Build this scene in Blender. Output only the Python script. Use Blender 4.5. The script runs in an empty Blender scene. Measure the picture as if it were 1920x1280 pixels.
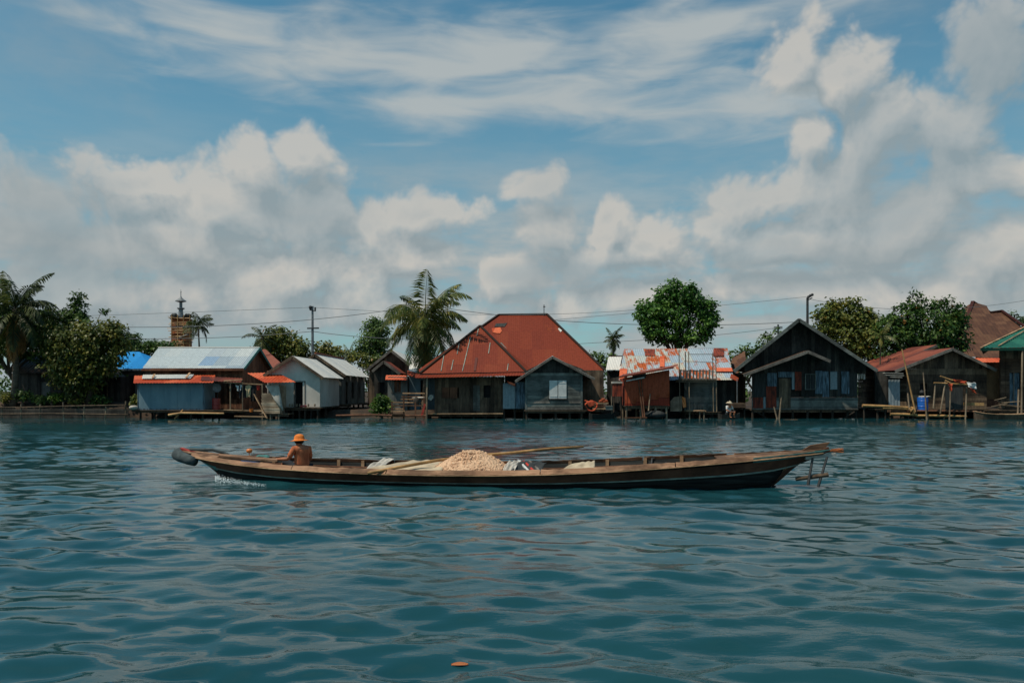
import bpy, bmesh, math, random
import numpy as np
from mathutils import Vector, Matrix

# ------------------------------------------------------------------ camera, sky, sun, exposure
SC = bpy.context.scene
COL = SC.collection
F, H, HY, CX = 1500.0, 1.9, 733.0, 960.0          # focal length (photo px), eye height (m), horizon row, centre column


def X(px, Y): return (px - CX) * Y / F
def Z(py, Y): return H - (py - HY) * Y / F
def P(px, py, Y): return Vector((X(px, Y), Y, Z(py, Y)))


def lin(r, g, b):
    f = lambda v: (v / 255 / 12.92) if v <= 10.3 else ((v / 255 + .055) / 1.055) ** 2.4
    return (f(r), f(g), f(b), 1.0)


def nd(nt, typ, ins=None, **props):
    n = nt.nodes.new(typ)
    for k, v in props.items():
        setattr(n, k, v)
    for k, v in (ins or {}).items():
        s = n.inputs[k]
        if isinstance(v, bpy.types.NodeSocket):
            nt.links.new(v, s)
        else:
            s.default_value = v
    return n


def mth(nt, op, a, b=0.0, c=0.0, clamp=False):
    return nd(nt, 'ShaderNodeMath', {0: a, 1: b, 2: c}, operation=op, use_clamp=clamp).outputs[0]


def mixc(nt, fac, a, b, blend='MIX'):
    return nd(nt, 'ShaderNodeMix', {0: fac, 6: a, 7: b}, data_type='RGBA', blend_type=blend).outputs[2]


def smooth(nt, v, lo, hi, a=0.0, b=1.0):
    return nd(nt, 'ShaderNodeMapRange', {0: v, 1: lo, 2: hi, 3: a, 4: b}, interpolation_type='SMOOTHSTEP').outputs[0]


def ramp(nt, fac, stops):
    r = nd(nt, 'ShaderNodeValToRGB', {0: fac})
    el = r.color_ramp.elements
    while len(el) < len(stops):
        el.new(.5)
    for e, (p, c) in zip(el, stops):
        e.position = p
        e.color = c
    return r.outputs[0]


def vmul(nt, v, s):
    return nd(nt, 'ShaderNodeVectorMath', {0: v, 1: s}, operation='MULTIPLY').outputs[0]


cam = bpy.data.cameras.new('camera')
cam.sensor_width = 36.0
cam.lens = 36.0 * F / 1920.0
cam.shift_y = (HY - 640.0) / 1920.0
cam.clip_start, cam.clip_end = 0.1, 20000.0
camo = bpy.data.objects.new('camera', cam)
COL.objects.link(camo)
camo.location = (0, 0, H)
camo.rotation_euler = (math.radians(90), 0, 0)
SC.camera = camo

SUN = Vector((-0.50, -0.25, 1.0)).normalized()
sl = bpy.data.lights.new('sun', 'SUN')
sl.energy = 3.5
sl.angle = math.radians(0.6)
sl.color = (1.0, 0.90, 0.76)
so = bpy.data.objects.new('sun', sl)
so.rotation_euler = SUN.to_track_quat('Z', 'Y').to_euler()
so.location = (0, 0, 50)
COL.objects.link(so)

SC.view_settings.view_transform = 'Standard'
SC.view_settings.look = 'None'
SC.view_settings.gamma = 1.0
SC.view_settings.exposure = 0.10
SC.render.engine = 'CYCLES'
SC.cycles.use_denoising = True
SC.cycles.max_bounces = 6
SC.cycles.transparent_max_bounces = 6
SC.cycles.caustics_reflective = False
SC.cycles.caustics_refractive = False

W = bpy.data.worlds.new('World')
SC.world = W
W.use_nodes = True
wt = W.node_tree
wt.nodes.clear()


def build_sky():
    nt = wt
    sky = nd(nt, 'ShaderNodeTexSky', sky_type='NISHITA', sun_disc=False)
    sky.sun_elevation = math.asin(SUN.z)
    sky.sun_rotation = math.atan2(SUN.x, SUN.y)
    sky.air_density, sky.dust_density, sky.ozone_density = 1.0, 0.6, 1.5
    d = nd(nt, 'ShaderNodeTexCoord').outputs['Generated']
    sp = nd(nt, 'ShaderNodeSeparateXYZ', {0: d})
    az = mth(nt, 'ARCTAN2', sp.outputs[0], sp.outputs[1])
    el = mth(nt, 'ARCSINE', sp.outputs[2])
    p = nd(nt, 'ShaderNodeCombineXYZ', {0: az, 1: el, 2: 0.0}).outputs[0]

    def ae(px, py):
        a = math.atan((px - CX) / F)
        return a, math.atan((HY - py) / F * math.cos(a))

    def blob_field(pv, blobs, k):
        acc = None
        for (px, py, rx, ry) in blobs:
            a, e = ae(px, py)
            sx, sy = F / rx / (1 + ((px - CX) / F) ** 2) ** -1 * 1.0, F / ry
            v = nd(nt, 'ShaderNodeVectorMath', {0: pv, 1: (sx, sy, 0), 2: (-a * sx, -e * sy, 0)}, operation='MULTIPLY_ADD').outputs[0]
            l = nd(nt, 'ShaderNodeVectorMath', {0: v}, operation='LENGTH').outputs['Value']
            acc = l if acc is None else mth(nt, 'SMOOTH_MIN', acc, l, k)
        return mth(nt, 'SUBTRACT', 1.0, acc)

    # heaped clouds where the photograph has them: (px, py, half width, half height)
    cum = [(480, 320, 90, 80), (560, 300, 70, 60), (430, 400, 130, 110), (560, 410, 170, 130), (690, 430, 120, 90),
           (800, 400, 150, 55), (240, 350, 190, 60), (60, 400, 120, 90), (180, 470, 260, 80), (520, 520, 330, 90),
           (760, 480, 110, 70),
           (1010, 355, 62, 48), (1020, 440, 110, 55), (1080, 490, 190, 70), (1150, 395, 60, 36), (1230, 460, 120, 60), (960, 520, 130, 60),
           (1500, 110, 85, 85), (1590, 150, 110, 90), (1640, 240, 120, 110), (1500, 260, 60, 60), (1400, 370, 120, 75), (1560, 350, 190, 110),
           (1340, 420, 90, 60), (1010, 415, 75, 55), (1150, 440, 110, 50), (1010, 350, 40, 40), (1700, 420, 210, 110), (1480, 460, 220, 60), (1850, 90, 130, 110), (1860, 480, 160, 90), (1560, 540, 300, 50),
           (1850, 330, 120, 70), (150, 540, 330, 70), (620, 580, 360, 50), (1150, 560, 260, 45), (1700, 570, 300, 60), (330, 430, 240, 90), (1790, 230, 120, 80)]

    def density(pv, det=8.0):
        w1 = nd(nt, 'ShaderNodeTexNoise', {'Vector': pv, 'Scale': 9.0, 'Detail': 1.0}, noise_dimensions='2D').outputs['Color']
        wv = nd(nt, 'ShaderNodeVectorMath', {0: w1, 1: (.05, .035, 0), 2: (-.025, -.0175, 0)}, operation='MULTIPLY_ADD').outputs[0]
        pw = nd(nt, 'ShaderNodeVectorMath', {0: pv, 1: wv}, operation='ADD').outputs[0]
        f = blob_field(pw, cum, 0.18)
        n = nd(nt, 'ShaderNodeTexNoise', {'Vector': pw, 'Scale': 9.5, 'Detail': det, 'Roughness': 0.57}, noise_dimensions='2D').outputs['Fac']
        # rounded billows: distance to cell centres
        vo = nd(nt, 'ShaderNodeTexVoronoi', {'Vector': pw, 'Scale': 21.0, 'Detail': 3.0, 'Roughness': .55, 'Smoothness': .45}, voronoi_dimensions='2D', feature='SMOOTH_F1').outputs['Distance']
        t = mth(nt, 'MULTIPLY_ADD', n, 1.55, -0.62)
        t2 = mth(nt, 'MULTIPLY_ADD', vo, -0.85, 0.36)
        return mth(nt, 'ADD', mth(nt, 'MULTIPLY_ADD', f, 1.7, t), t2)

    d0 = density(p)
    p2 = nd(nt, 'ShaderNodeVectorMath', {0: p, 1: (-.014, .034, 0)}, operation='ADD').outputs[0]
    d1 = density(p2, 5.0)
    cov = smooth(nt, d0, -0.18, 0.66)
    relief = mth(nt, 'MULTIPLY_ADD', mth(nt, 'SUBTRACT', d0, d1), .70, 0.42, clamp=True)
    broad = nd(nt, 'ShaderNodeTexNoise', {'Vector': p, 'Scale': 5.0, 'Detail': 3.0}, noise_dimensions='2D').outputs['Fac']
    # shade painted into the cloud colour in broad patches, mostly towards the sides
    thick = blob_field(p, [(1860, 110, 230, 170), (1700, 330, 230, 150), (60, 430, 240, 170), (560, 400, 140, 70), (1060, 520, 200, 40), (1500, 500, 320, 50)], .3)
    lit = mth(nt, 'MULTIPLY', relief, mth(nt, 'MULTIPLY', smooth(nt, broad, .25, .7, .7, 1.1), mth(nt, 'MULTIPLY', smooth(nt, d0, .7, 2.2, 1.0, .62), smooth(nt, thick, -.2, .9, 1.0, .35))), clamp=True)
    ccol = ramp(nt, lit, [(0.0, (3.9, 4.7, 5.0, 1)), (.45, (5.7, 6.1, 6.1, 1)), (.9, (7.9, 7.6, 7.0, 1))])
    # thin high cloud, drawn out sideways
    cir = [(900, 120, 520, 90), (620, 110, 300, 75), (1120, 190, 330, 52), (800, 195, 260, 40), (420, 60, 240, 45), (1250, 60, 330, 60), (1400, 200, 200, 60)]
    fc = blob_field(p, cir, 0.3)
    st = nd(nt, 'ShaderNodeMapping', {'Vector': p, 'Rotation': (0, 0, .16), 'Scale': (3.0, 13.0, 1)}).outputs[0]
    ncr = nd(nt, 'ShaderNodeTexNoise', {'Vector': st, 'Scale': 2.6, 'Detail': 5.0, 'Roughness': .5, 'Distortion': .3}, noise_dimensions='2D').outputs['Fac']
    cirv = smooth(nt, mth(nt, 'ADD', fc, mth(nt, 'MULTIPLY_ADD', ncr, 2.2, -1.1)), -0.35, 1.1, 0.0, 0.9)
    # stray streaks elsewhere in the sky so that it is not empty outside the frame
    st2 = nd(nt, 'ShaderNodeMapping', {'Vector': d, 'Scale': (2.0, 2.0, 4.0)}).outputs[0]
    gen = nd(nt, 'ShaderNodeTexNoise', {'Vector': st2, 'Scale': 1.5, 'Detail': 6.0, 'Roughness': .55}).outputs['Fac']
    genv = smooth(nt, gen, 0.48, 0.75, 0.0, 0.55)
    blue = mixc(nt, 1.0, sky.outputs[0], (0.64, 1.34, 1.32, 1), 'MULTIPLY')
    blue = mixc(nt, smooth(nt, el, .22, .50, .30, .06), blue, (3.2, 5.6, 6.4, 1))
    c1 = mixc(nt, genv, blue, (4.6, 5.2, 5.4, 1))
    c1 = mixc(nt, cirv, c1, (6.3, 6.8, 6.8, 1))
    # pale air low over the horizon, with flat streaks
    hz = mth(nt, 'POWER', 2.718, mth(nt, 'MULTIPLY', mth(nt, 'ABSOLUTE', el), -9.0))
    st3 = nd(nt, 'ShaderNodeMapping', {'Vector': p, 'Scale': (3.0, 22.0, 1)}).outputs[0]
    nh = nd(nt, 'ShaderNodeTexNoise', {'Vector': st3, 'Scale': 2.0, 'Detail': 5.0}, noise_dimensions='2D').outputs['Fac']
    hzf = mth(nt, 'MULTIPLY', hz, smooth(nt, nh, .3, .72, .4, 1.2), clamp=True)
    c2 = mixc(nt, hzf, c1, (5.0, 5.8, 6.2, 1))
    # broken layer cloud filling the lower sky
    st4 = nd(nt, 'ShaderNodeMapping', {'Vector': d, 'Scale': (2.2, 2.2, 9.0)}).outputs[0]
    nl = nd(nt, 'ShaderNodeTexNoise', {'Vector': st4, 'Scale': 3.2, 'Detail': 7.0, 'Roughness': .56}).outputs['Fac']
    low = mth(nt, 'MULTIPLY', smooth(nt, nl, .34, .58, .15, .95), mth(nt, 'MULTIPLY', smooth(nt, el, .12, .34, 1, 0), smooth(nt, el, -.02, .0, 0, 1)))
    lcol = mixc(nt, smooth(nt, nl, .45, .72), (4.5, 5.3, 5.6, 1), (6.5, 6.6, 6.3, 1))
    c2 = mixc(nt, low, c2, lcol)
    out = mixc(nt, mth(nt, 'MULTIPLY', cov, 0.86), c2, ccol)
    bg = nd(nt, 'ShaderNodeBackground', {'Color': out, 'Strength': 0.066})
    o = nd(nt, 'ShaderNodeOutputWorld', {'Surface': bg.outputs[0]})


build_sky()

# ------------------------------------------------------------------ mesh builder


class MB:
    def __init__(self):
        self.v, self.f, self.uv = [], [], []

    def add(self, vs, fs, uvs=None):
        o = len(self.v)
        self.v += [tuple(p) for p in vs]
        for i, f in enumerate(fs):
            self.f.append(tuple(o + k for k in f))
            self.uv.append([uvs[k] for k in f] if uvs is not None else None)
        return self

    def hexa(self, b, t):
        """b, t: four bottom and four top points, counter-clockwise from above"""
        return self.add(list(b) + list(t), [(3, 2, 1, 0), (4, 5, 6, 7), (0, 1, 5, 4), (1, 2, 6, 5), (2, 3, 7, 6), (3, 0, 4, 7)])

    def box(self, x0, x1, y0, y1, z0, z1):
        return self.hexa([(x0, y0, z0), (x1, y0, z0), (x1, y1, z0), (x0, y1, z0)], [(x0, y0, z1), (x1, y0, z1), (x1, y1, z1), (x0, y1, z1)])

    def beam(self, a, b, w, h, up=Vector((0, 0, 1))):
        a, b = Vector(a), Vector(b)
        d = (b - a).normalized()
        s = d.cross(up)
        s = s.normalized() if s.length > 1e-4 else Vector((1, 0, 0))
        u = s.cross(d).normalized()
        s, u = s * w / 2, u * h / 2
        q = lambda c: [c - s - u, c + s - u, c + s + u, c - s + u]
        return self.add(q(a) + q(b), [(0, 1, 2, 3), (7, 6, 5, 4), (0, 4, 5, 1), (1, 5, 6, 2), (2, 6, 7, 3), (3, 7, 4, 0)])

    def slab(self, pts, t):
        pts = [Vector(p) for p in pts]
        n = (pts[1] - pts[0]).cross(pts[2] - pts[0]).normalized()
        if n.z < -1e-6:
            pts.reverse()
            n = -n
        k = len(pts)
        lo = [p - n * t for p in pts]
        fs = [tuple(range(k)), tuple(range(2 * k - 1, k - 1, -1))] + [(i, i + k, (i + 1) % k + k, (i + 1) % k) for i in range(k)]
        e = (pts[1] - pts[0]).normalized()
        w = n.cross(e)
        uv = [((p - pts[0]).dot(e), (p - pts[0]).dot(w)) for p in pts] * 2
        return self.add(pts + lo, fs, uv)

    def tube(self, pts, r, n=7, cap=True):
        pts = [Vector(p) for p in pts]
        rs = list(r) if hasattr(r, '__len__') else [r] * len(pts)
        vs, fs = [], []
        ref = Vector((0, 0, 1)) if abs((pts[-1] - pts[0]).normalized().z) < .9 else Vector((1, 0, 0))
        for i, p in enumerate(pts):
            d = (pts[min(i + 1, len(pts) - 1)] - pts[max(i - 1, 0)]).normalized()
            s = d.cross(ref).normalized()
            u = s.cross(d)
            for k in range(n):
                a = 2 * math.pi * k / n
                vs.append(p + (s * math.cos(a) + u * math.sin(a)) * rs[i])
        for i in range(len(pts) - 1):
            for k in range(n):
                fs.append((i * n + k, i * n + (k + 1) % n, (i + 1) * n + (k + 1) % n, (i + 1) * n + k))
        if cap:
            fs.append(tuple(range(n - 1, -1, -1)))
            fs.append(tuple(range((len(pts) - 1) * n, len(pts) * n)))
        return self.add(vs, fs)

    def lathe(self, c, prof, n=20, sx=1.0, sy=1.0):
        c = Vector(c)
        vs, fs = [], []
        for (r, z) in prof:
            for k in range(n):
                a = 2 * math.pi * k / n
                vs.append((c.x + r * sx * math.cos(a), c.y + r * sy * math.sin(a), c.z + z))
        m = len(prof)
        for i in range(m - 1):
            for k in range(n):
                fs.append((i * n + k, i * n + (k + 1) % n, (i + 1) * n + (k + 1) % n, (i + 1) * n + k))
        if prof[0][0] > 1e-4:
            fs.append(tuple(range(n - 1, -1, -1)))
        if prof[-1][0] > 1e-4:
            fs.append(tuple(range((m - 1) * n, m * n)))
        return self.add(vs, fs)

    def blob(self, c, r, seed=0, sub=2, rough=.2):
        rnd = random.Random(seed)
        bm = bmesh.new()
        bmesh.ops.create_icosphere(bm, subdivisions=sub, radius=1)
        r = Vector(r) if hasattr(r, '__len__') else Vector((r, r, r))
        for v in bm.verts:
            k = 1 + rnd.uniform(-rough, rough)
            v.co = Vector((v.co.x * r.x * k + c[0], v.co.y * r.y * k + c[1], v.co.z * r.z * k + c[2]))
        bm.verts.index_update()
        self.add([v.co.copy() for v in bm.verts], [[v.index for v in f.verts] for f in bm.faces])
        bm.free()
        return self

    def corr(self, poly, e, pitch=.15, amp=.014, t=.012):
        """corrugated sheet metal over a planar convex polygon; ribs run down, across direction e"""
        poly = [Vector(p) for p in poly]
        n = Vector((0, 0, 0))
        for i in range(1, len(poly) - 1):
            n += (poly[i] - poly[0]).cross(poly[i + 1] - poly[0])
        n.normalize()
        if n.z < 0:
            n = -n
        e = Vector(e)
        e = (e - n * e.dot(n)).normalized()
        w = n.cross(e)
        o = poly[0]
        q = [((p - o).dot(e), (p - o).dot(w)) for p in poly]
        u0, u1 = min(a for a, b in q), max(a for a, b in q)
        vmax = max(b for a, b in q)
        m = max(2, int((u1 - u0) / (pitch / 2)))
        top, uvs = [], []
        for i in range(m + 1):
            u = u0 + (u1 - u0) * min(max(i / m, 1e-5), 1 - 1e-5)
            hit = []
            for k in range(len(q)):
                (a, b), (c, d2) = q[k], q[(k + 1) % len(q)]
                if (a - u) * (c - u) <= 0 and abs(a - c) > 1e-9:
                    hit.append(b + (d2 - b) * (u - a) / (c - a))
            lo, hi = min(hit), max(hit)
            off = amp * (1 if i % 2 else -1)
            for v in (hi, lo):
                top.append(o + e * u + w * v + n * off)
                uvs.append((u - u0, vmax - v))
        L = len(top)
        bot = [p - n * t for p in top]
        fs = []
        for i in range(m):
            a, b, c, d2 = 2 * i, 2 * i + 1, 2 * i + 3, 2 * i + 2
            fs.append((a, b, c, d2))
            fs.append((d2 + L, c + L, b + L, a + L))
            fs.append((b, b + L, c + L, c))
            fs.append((a, d2, d2 + L, a + L))
        fs.append((0, L, L + 1, 1))
        fs.append((L - 2, L - 1, 2 * L - 1, 2 * L - 2))
        return self.add(top + bot, fs, uvs + uvs)

    def boards(self, p0, p1, z0, top, orient='v', bw=.2, th=.03, holes=(), seed=1, gap=.008, ragged=0.0):
        """planked wall between plan points p0, p1; top: height or profile [(u, z), ...]; holes: (u0, u1, z0, z1)"""
        rnd = random.Random(seed)
        p0, p1 = Vector((p0[0], p0[1], 0)), Vector((p1[0], p1[1], 0))
        L = (p1 - p0).length
        d = (p1 - p0) / L
        nrm = Vector((d.y, -d.x, 0))
        prof = top if hasattr(top, '__len__') else [(0, top), (L, top)]
        us, zs = [a for a, b in prof], [b for a, b in prof]
        zt = lambda u: float(np.interp(u, us, zs))
        if L > .8 and th < .1:                      # backing sheet added so that no daylight shows between the boards
            fr = [p0 + d * min(max(u, .12), L - .12) - nrm * (th + .3) + Vector((0, 0, max(z - .06, z0 + .02))) for u, z in prof]
            fr = [p0 + d * .12 - nrm * (th + .3) + Vector((0, 0, z0)), p0 + d * (L - .12) - nrm * (th + .3) + Vector((0, 0, z0))] + fr[::-1]
            k = len(fr)
            self.add(fr + [p - nrm * .02 for p in fr], [tuple(range(k)), tuple(range(2 * k - 1, k - 1, -1))] + [(i, i + k, (i + 1) % k + k, (i + 1) % k) for i in range(k)])

        def hexb(u0, u1, za, zb0, zb1, off):
            A = p0 + d * u0 + nrm * off
            B = p0 + d * u1 + nrm * off
            C, D = B - nrm * th, A - nrm * th
            b = [Vector((q.x, q.y, za)) for q in (A, B, C, D)]
            t = [Vector((A.x, A.y, zb0)), Vector((B.x, B.y, zb1)), Vector((C.x, C.y, zb1)), Vector((D.x, D.y, zb0))]
            self.hexa(b, t)
        if orient == 'v':
            m = max(1, round(L / bw))
            for i in range(m):
                u0, u1 = L * i / m + gap / 2, L * (i + 1) / m - gap / 2
                um = (u0 + u1) / 2
                off = rnd.uniform(0, .012)
                segs = [(z0 - rnd.uniform(0, ragged), None)]
                for (ha, hb, hz0, hz1) in holes:
                    if ha <= um <= hb:
                        new = []
                        for (a, b) in segs:
                            bb = zt(um) if b is None else b
                            if hz1 > a and hz0 < bb:
                                if hz0 > a + .02:
                                    new.append((a, hz0))
                                if hz1 < bb - .02:
                                    new.append((hz1, b))
                            else:
                                new.append((a, b))
                        segs = new
                for (a, b) in segs:
                    if b is None:
                        if min(zt(u0), zt(u1)) > a + .01:
                            hexb(u0, u1, a, zt(u0), zt(u1), off)
                    else:
                        hexb(u0, u1, a, b, b, off)
        else:
            zmax = max(zs)
            m = max(1, round((zmax - z0) / bw))
            uu = np.linspace(0, L, 401)
            zz = np.interp(uu, us, zs)
            for i in range(m):
                a, b = z0 + (zmax - z0) * i / m + gap / 2, z0 + (zmax - z0) * (i + 1) / m - gap / 2
                ok = uu[zz >= (a + b) / 2]
                if len(ok) < 2:
                    continue
                segs = [(float(ok[0]), float(ok[-1]))]
                zm = (a + b) / 2
                for (ha, hb, hz0, hz1) in holes:
                    if hz0 <= zm <= hz1:
                        new = []
                        for (s0, s1) in segs:
                            if hb > s0 and ha < s1:
                                if ha > s0:
                                    new.append((s0, ha))
                                if hb < s1:
                                    new.append((hb, s1))
                            else:
                                new.append((s0, s1))
                        segs = new
                off = rnd.uniform(0, .014)
                for (s0, s1) in segs:
                    hexb(s0 - rnd.uniform(0, ragged), s1 + rnd.uniform(0, ragged), a, b, b, off)
        return self

    def build(self, name, mat, parent=None, label=None, smooth=False, local=False):
        if name in ('rake_board', 'porch_rake') and len(self.v) > 8:
            for i in range(0, len(self.v), 8):
                b = MB()
                b.v, b.f, b.uv = self.v[i:i + 8], [tuple(k - i for k in f) for f in self.f if i <= f[0] < i + 8], [None] * 6
                o = b.build(name, mat, parent, label)
            return o
        me = bpy.data.meshes.new(name)
        off = Vector((0, 0, 0))
        p = parent
        while p is not None and not local:
            off += p.location
            p = p.parent
        me.from_pydata([(a - off.x, b - off.y, c - off.z) for a, b, c in self.v], [], self.f)
        if any(u is not None for u in self.uv):
            lay = me.uv_layers.new(name='UVMap')
            flat = []
            for f, u in zip(self.f, self.uv):
                for k in range(len(f)):
                    flat += list(u[k]) if u is not None else [0.0, 0.0]
            lay.data.foreach_set('uv', flat)
        me.materials.append(mat)
        if smooth:
            me.polygons.foreach_set('use_smooth', [True] * len(me.polygons))
        me.update()
        o = bpy.data.objects.new(name, me)
        COL.objects.link(o)
        if parent is not None:
            o.parent = parent
        if label:
            o['label'] = label
        return o


def tag(o, label, cat, group=None):
    o['label'] = label
    o['category'] = cat
    if group:
        o['group'] = group
    return o


def thing(name, label, cat, loc, group=None, rz=0.0):
    o = bpy.data.objects.new(name, None)
    o.empty_display_size = .3
    o.location = loc
    o.rotation_euler = (0, 0, rz)
    COL.objects.link(o)
    return tag(o, label, cat, group)


def one(name, label, cat, mb, mat, group=None, smooth=False, at=None):
    """a thing that is one mesh, its origin moved to its base"""
    o = mb.build(name, mat, None, smooth=smooth)
    me = o.data
    co = np.empty(len(me.vertices) * 3)
    me.vertices.foreach_get('co', co)
    co = co.reshape(-1, 3)
    c = np.array([(co[:, 0].min() + co[:, 0].max()) / 2, (co[:, 1].min() + co[:, 1].max()) / 2, co[:, 2].min()])
    me.vertices.foreach_set('co', (co - c).ravel())
    me.update()
    o.location = c
    return tag(o, label, cat, group)


# ------------------------------------------------------------------ materials


def new_mat(name):
    m = bpy.data.materials.new(name)
    m.use_nodes = True
    nt = m.node_tree
    b = nt.nodes['Principled BSDF']
    return m, nt, b


def stretch(nt, sc, space='Object'):
    tc = nd(nt, 'ShaderNodeTexCoord')
    return nd(nt, 'ShaderNodeMapping', {'Vector': tc.outputs[space], 'Scale': sc}).outputs[0]


def ramp(nt, fac, stops):
    r = nd(nt, 'ShaderNodeValToRGB', {0: fac})
    el = r.color_ramp.elements
    while len(el) < len(stops):
        el.new(.5)
    for e, (p, c) in zip(el, stops):
        e.position = p
        e.color = c
    return r.outputs[0]


def wood(name, c1, c2, c3, axis='v', rough=.85, stain=.55):
    """weathered boards: each board its own tone, grain along the board, large stains"""
    m, nt, b = new_mat(name)
    sc = (7, 7, .9) if axis == 'v' else ((.9, 7, 9) if axis == 'h' else (5, 5, 5))
    isl = nd(nt, 'ShaderNodeNewGeometry').outputs['Random Per Island']
    g = nd(nt, 'ShaderNodeTexNoise', {'Vector': stretch(nt, sc), 'Scale': 2.2, 'Detail': 6.0, 'Roughness': .65}).outputs['Fac']
    f = mth(nt, 'ADD', mth(nt, 'MULTIPLY', isl, .6), mth(nt, 'MULTIPLY_ADD', g, 1.3, -.42), clamp=True)
    col = ramp(nt, f, [(0.05, c1), (.5, c2), (1, c3)])
    s = nd(nt, 'ShaderNodeTexNoise', {'Vector': stretch(nt, (.7, .7, .5)), 'Scale': 1.6, 'Detail': 5.0, 'Roughness': .6}).outputs['Fac']
    k = smooth(nt, s, .38, .62, stain, 1.15)
    col = mixc(nt, 1.0, col, nd(nt, 'ShaderNodeCombineColor', {0: k, 1: k, 2: k}).outputs[0], 'MULTIPLY')
    nt.links.new(col, b.inputs['Base Color'])
    b.inputs['Roughness'].default_value = rough
    b.inputs['Specular IOR Level'].default_value = .25
    bp = nd(nt, 'ShaderNodeBump', {'Height': g, 'Strength': .35, 'Distance': .02})
    nt.links.new(bp.outputs[0], b.inputs['Normal'])
    return m


def sheetmetal(name, cols, rust, rustamt=.3, sheet=(.85, 2.2), rough=.55, metallic=0.0, streak=True, seam=.55):
    """roofing sheets: tone per sheet, rust in blotches that run down the slope, darker end laps"""
    m, nt, b = new_mat(name)
    uv = nd(nt, 'ShaderNodeTexCoord').outputs['UV']
    s = nd(nt, 'ShaderNodeSeparateXYZ', {0: uv})
    u = mth(nt, 'DIVIDE', s.outputs[0], sheet[0])
    v = mth(nt, 'DIVIDE', s.outputs[1], sheet[1])
    cell = nd(nt, 'ShaderNodeCombineXYZ', {0: mth(nt, 'FLOOR', u), 1: mth(nt, 'FLOOR', v), 2: 0.0}).outputs[0]
    wn = nd(nt, 'ShaderNodeTexWhiteNoise', {'Vector': cell}, noise_dimensions='2D')
    n = len(cols)
    col = nd(nt, 'ShaderNodeValToRGB', {0: wn.outputs['Value']})
    col.color_ramp.interpolation = 'CONSTANT'
    el = col.color_ramp.elements
    while len(el) < n:
        el.new(.5)
    for i, c in enumerate(cols):
        el[i].position = i / n
        el[i].color = c
    col = col.outputs[0]
    sc = (3.2, .8, 1) if streak else (1.6, 1.6, 1)
    mp = nd(nt, 'ShaderNodeMapping', {'Vector': uv, 'Scale': sc}).outputs[0]
    rn = nd(nt, 'ShaderNodeTexNoise', {'Vector': mp, 'Scale': 1.0, 'Detail': 8.0, 'Roughness': .68}).outputs['Fac']
    big = nd(nt, 'ShaderNodeTexNoise', {'Vector': uv, 'Scale': .35, 'Detail': 3.0}).outputs['Fac']
    rv = mth(nt, 'ADD', rn, mth(nt, 'MULTIPLY_ADD', big, .5, mth(nt, 'MULTIPLY_ADD', wn.outputs['Value'], .2, -.35)))
    rf = smooth(nt, rv, .82 - rustamt * .75, .95 - rustamt * .7)
    fine = nd(nt, 'ShaderNodeTexNoise', {'Vector': uv, 'Scale': 5.0, 'Detail': 5.0, 'Roughness': .7}).outputs['Fac']
    rc = ramp(nt, fine, [(.3, rust[0]), (.7, rust[1])])
    col = mixc(nt, rf, col, rc)
    # dirt mottling and end laps
    k = smooth(nt, fine, .25, .75, .8, 1.12)
    lap = smooth(nt, mth(nt, 'FRACT', v), 0.0, 0.05, seam, 1.0)
    edge = smooth(nt, mth(nt, 'FRACT', u), 0.0, 0.06, .5 + seam / 2, 1.0)
    k = mth(nt, 'MULTIPLY', k, mth(nt, 'MULTIPLY', lap, edge))
    col = mixc(nt, 1.0, col, nd(nt, 'ShaderNodeCombineColor', {0: k, 1: k, 2: k}).outputs[0], 'MULTIPLY')
    nt.links.new(col, b.inputs['Base Color'])
    nt.links.new(smooth(nt, rf, 0, 1, rough, .9), b.inputs['Roughness'])
    b.inputs['Metallic'].default_value = metallic
    b.inputs['Specular IOR Level'].default_value = .15
    bp = nd(nt, 'ShaderNodeBump', {'Height': fine, 'Strength': .2, 'Distance': .02})
    nt.links.new(bp.outputs[0], b.inputs['Normal'])
    return m


def plain(name, c1, c2=None, rough=.8, scale=4.0, spec=.3, metallic=0.0, island=.0, bump=.15, sc=(1, 1, 1)):
    m, nt, b = new_mat(name)
    c2 = c2 or tuple(v * .7 for v in c1[:3]) + (1,)
    n = nd(nt, 'ShaderNodeTexNoise', {'Vector': stretch(nt, sc), 'Scale': scale, 'Detail': 6.0, 'Roughness': .62}).outputs['Fac']
    f = smooth(nt, n, .3, .7)
    if island:
        isl = nd(nt, 'ShaderNodeNewGeometry').outputs['Random Per Island']
        f = mth(nt, 'ADD', mth(nt, 'MULTIPLY', f, 1 - island), mth(nt, 'MULTIPLY', isl, island), clamp=True)
    nt.links.new(mixc(nt, f, c2, c1), b.inputs['Base Color'])
    b.inputs['Roughness'].default_value = rough
    b.inputs['Specular IOR Level'].default_value = spec
    b.inputs['Metallic'].default_value = metallic
    if bump:
        bp = nd(nt, 'ShaderNodeBump', {'Height': n, 'Strength': bump, 'Distance': .02})
        nt.links.new(bp.outputs[0], b.inputs['Normal'])
    return m


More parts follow.
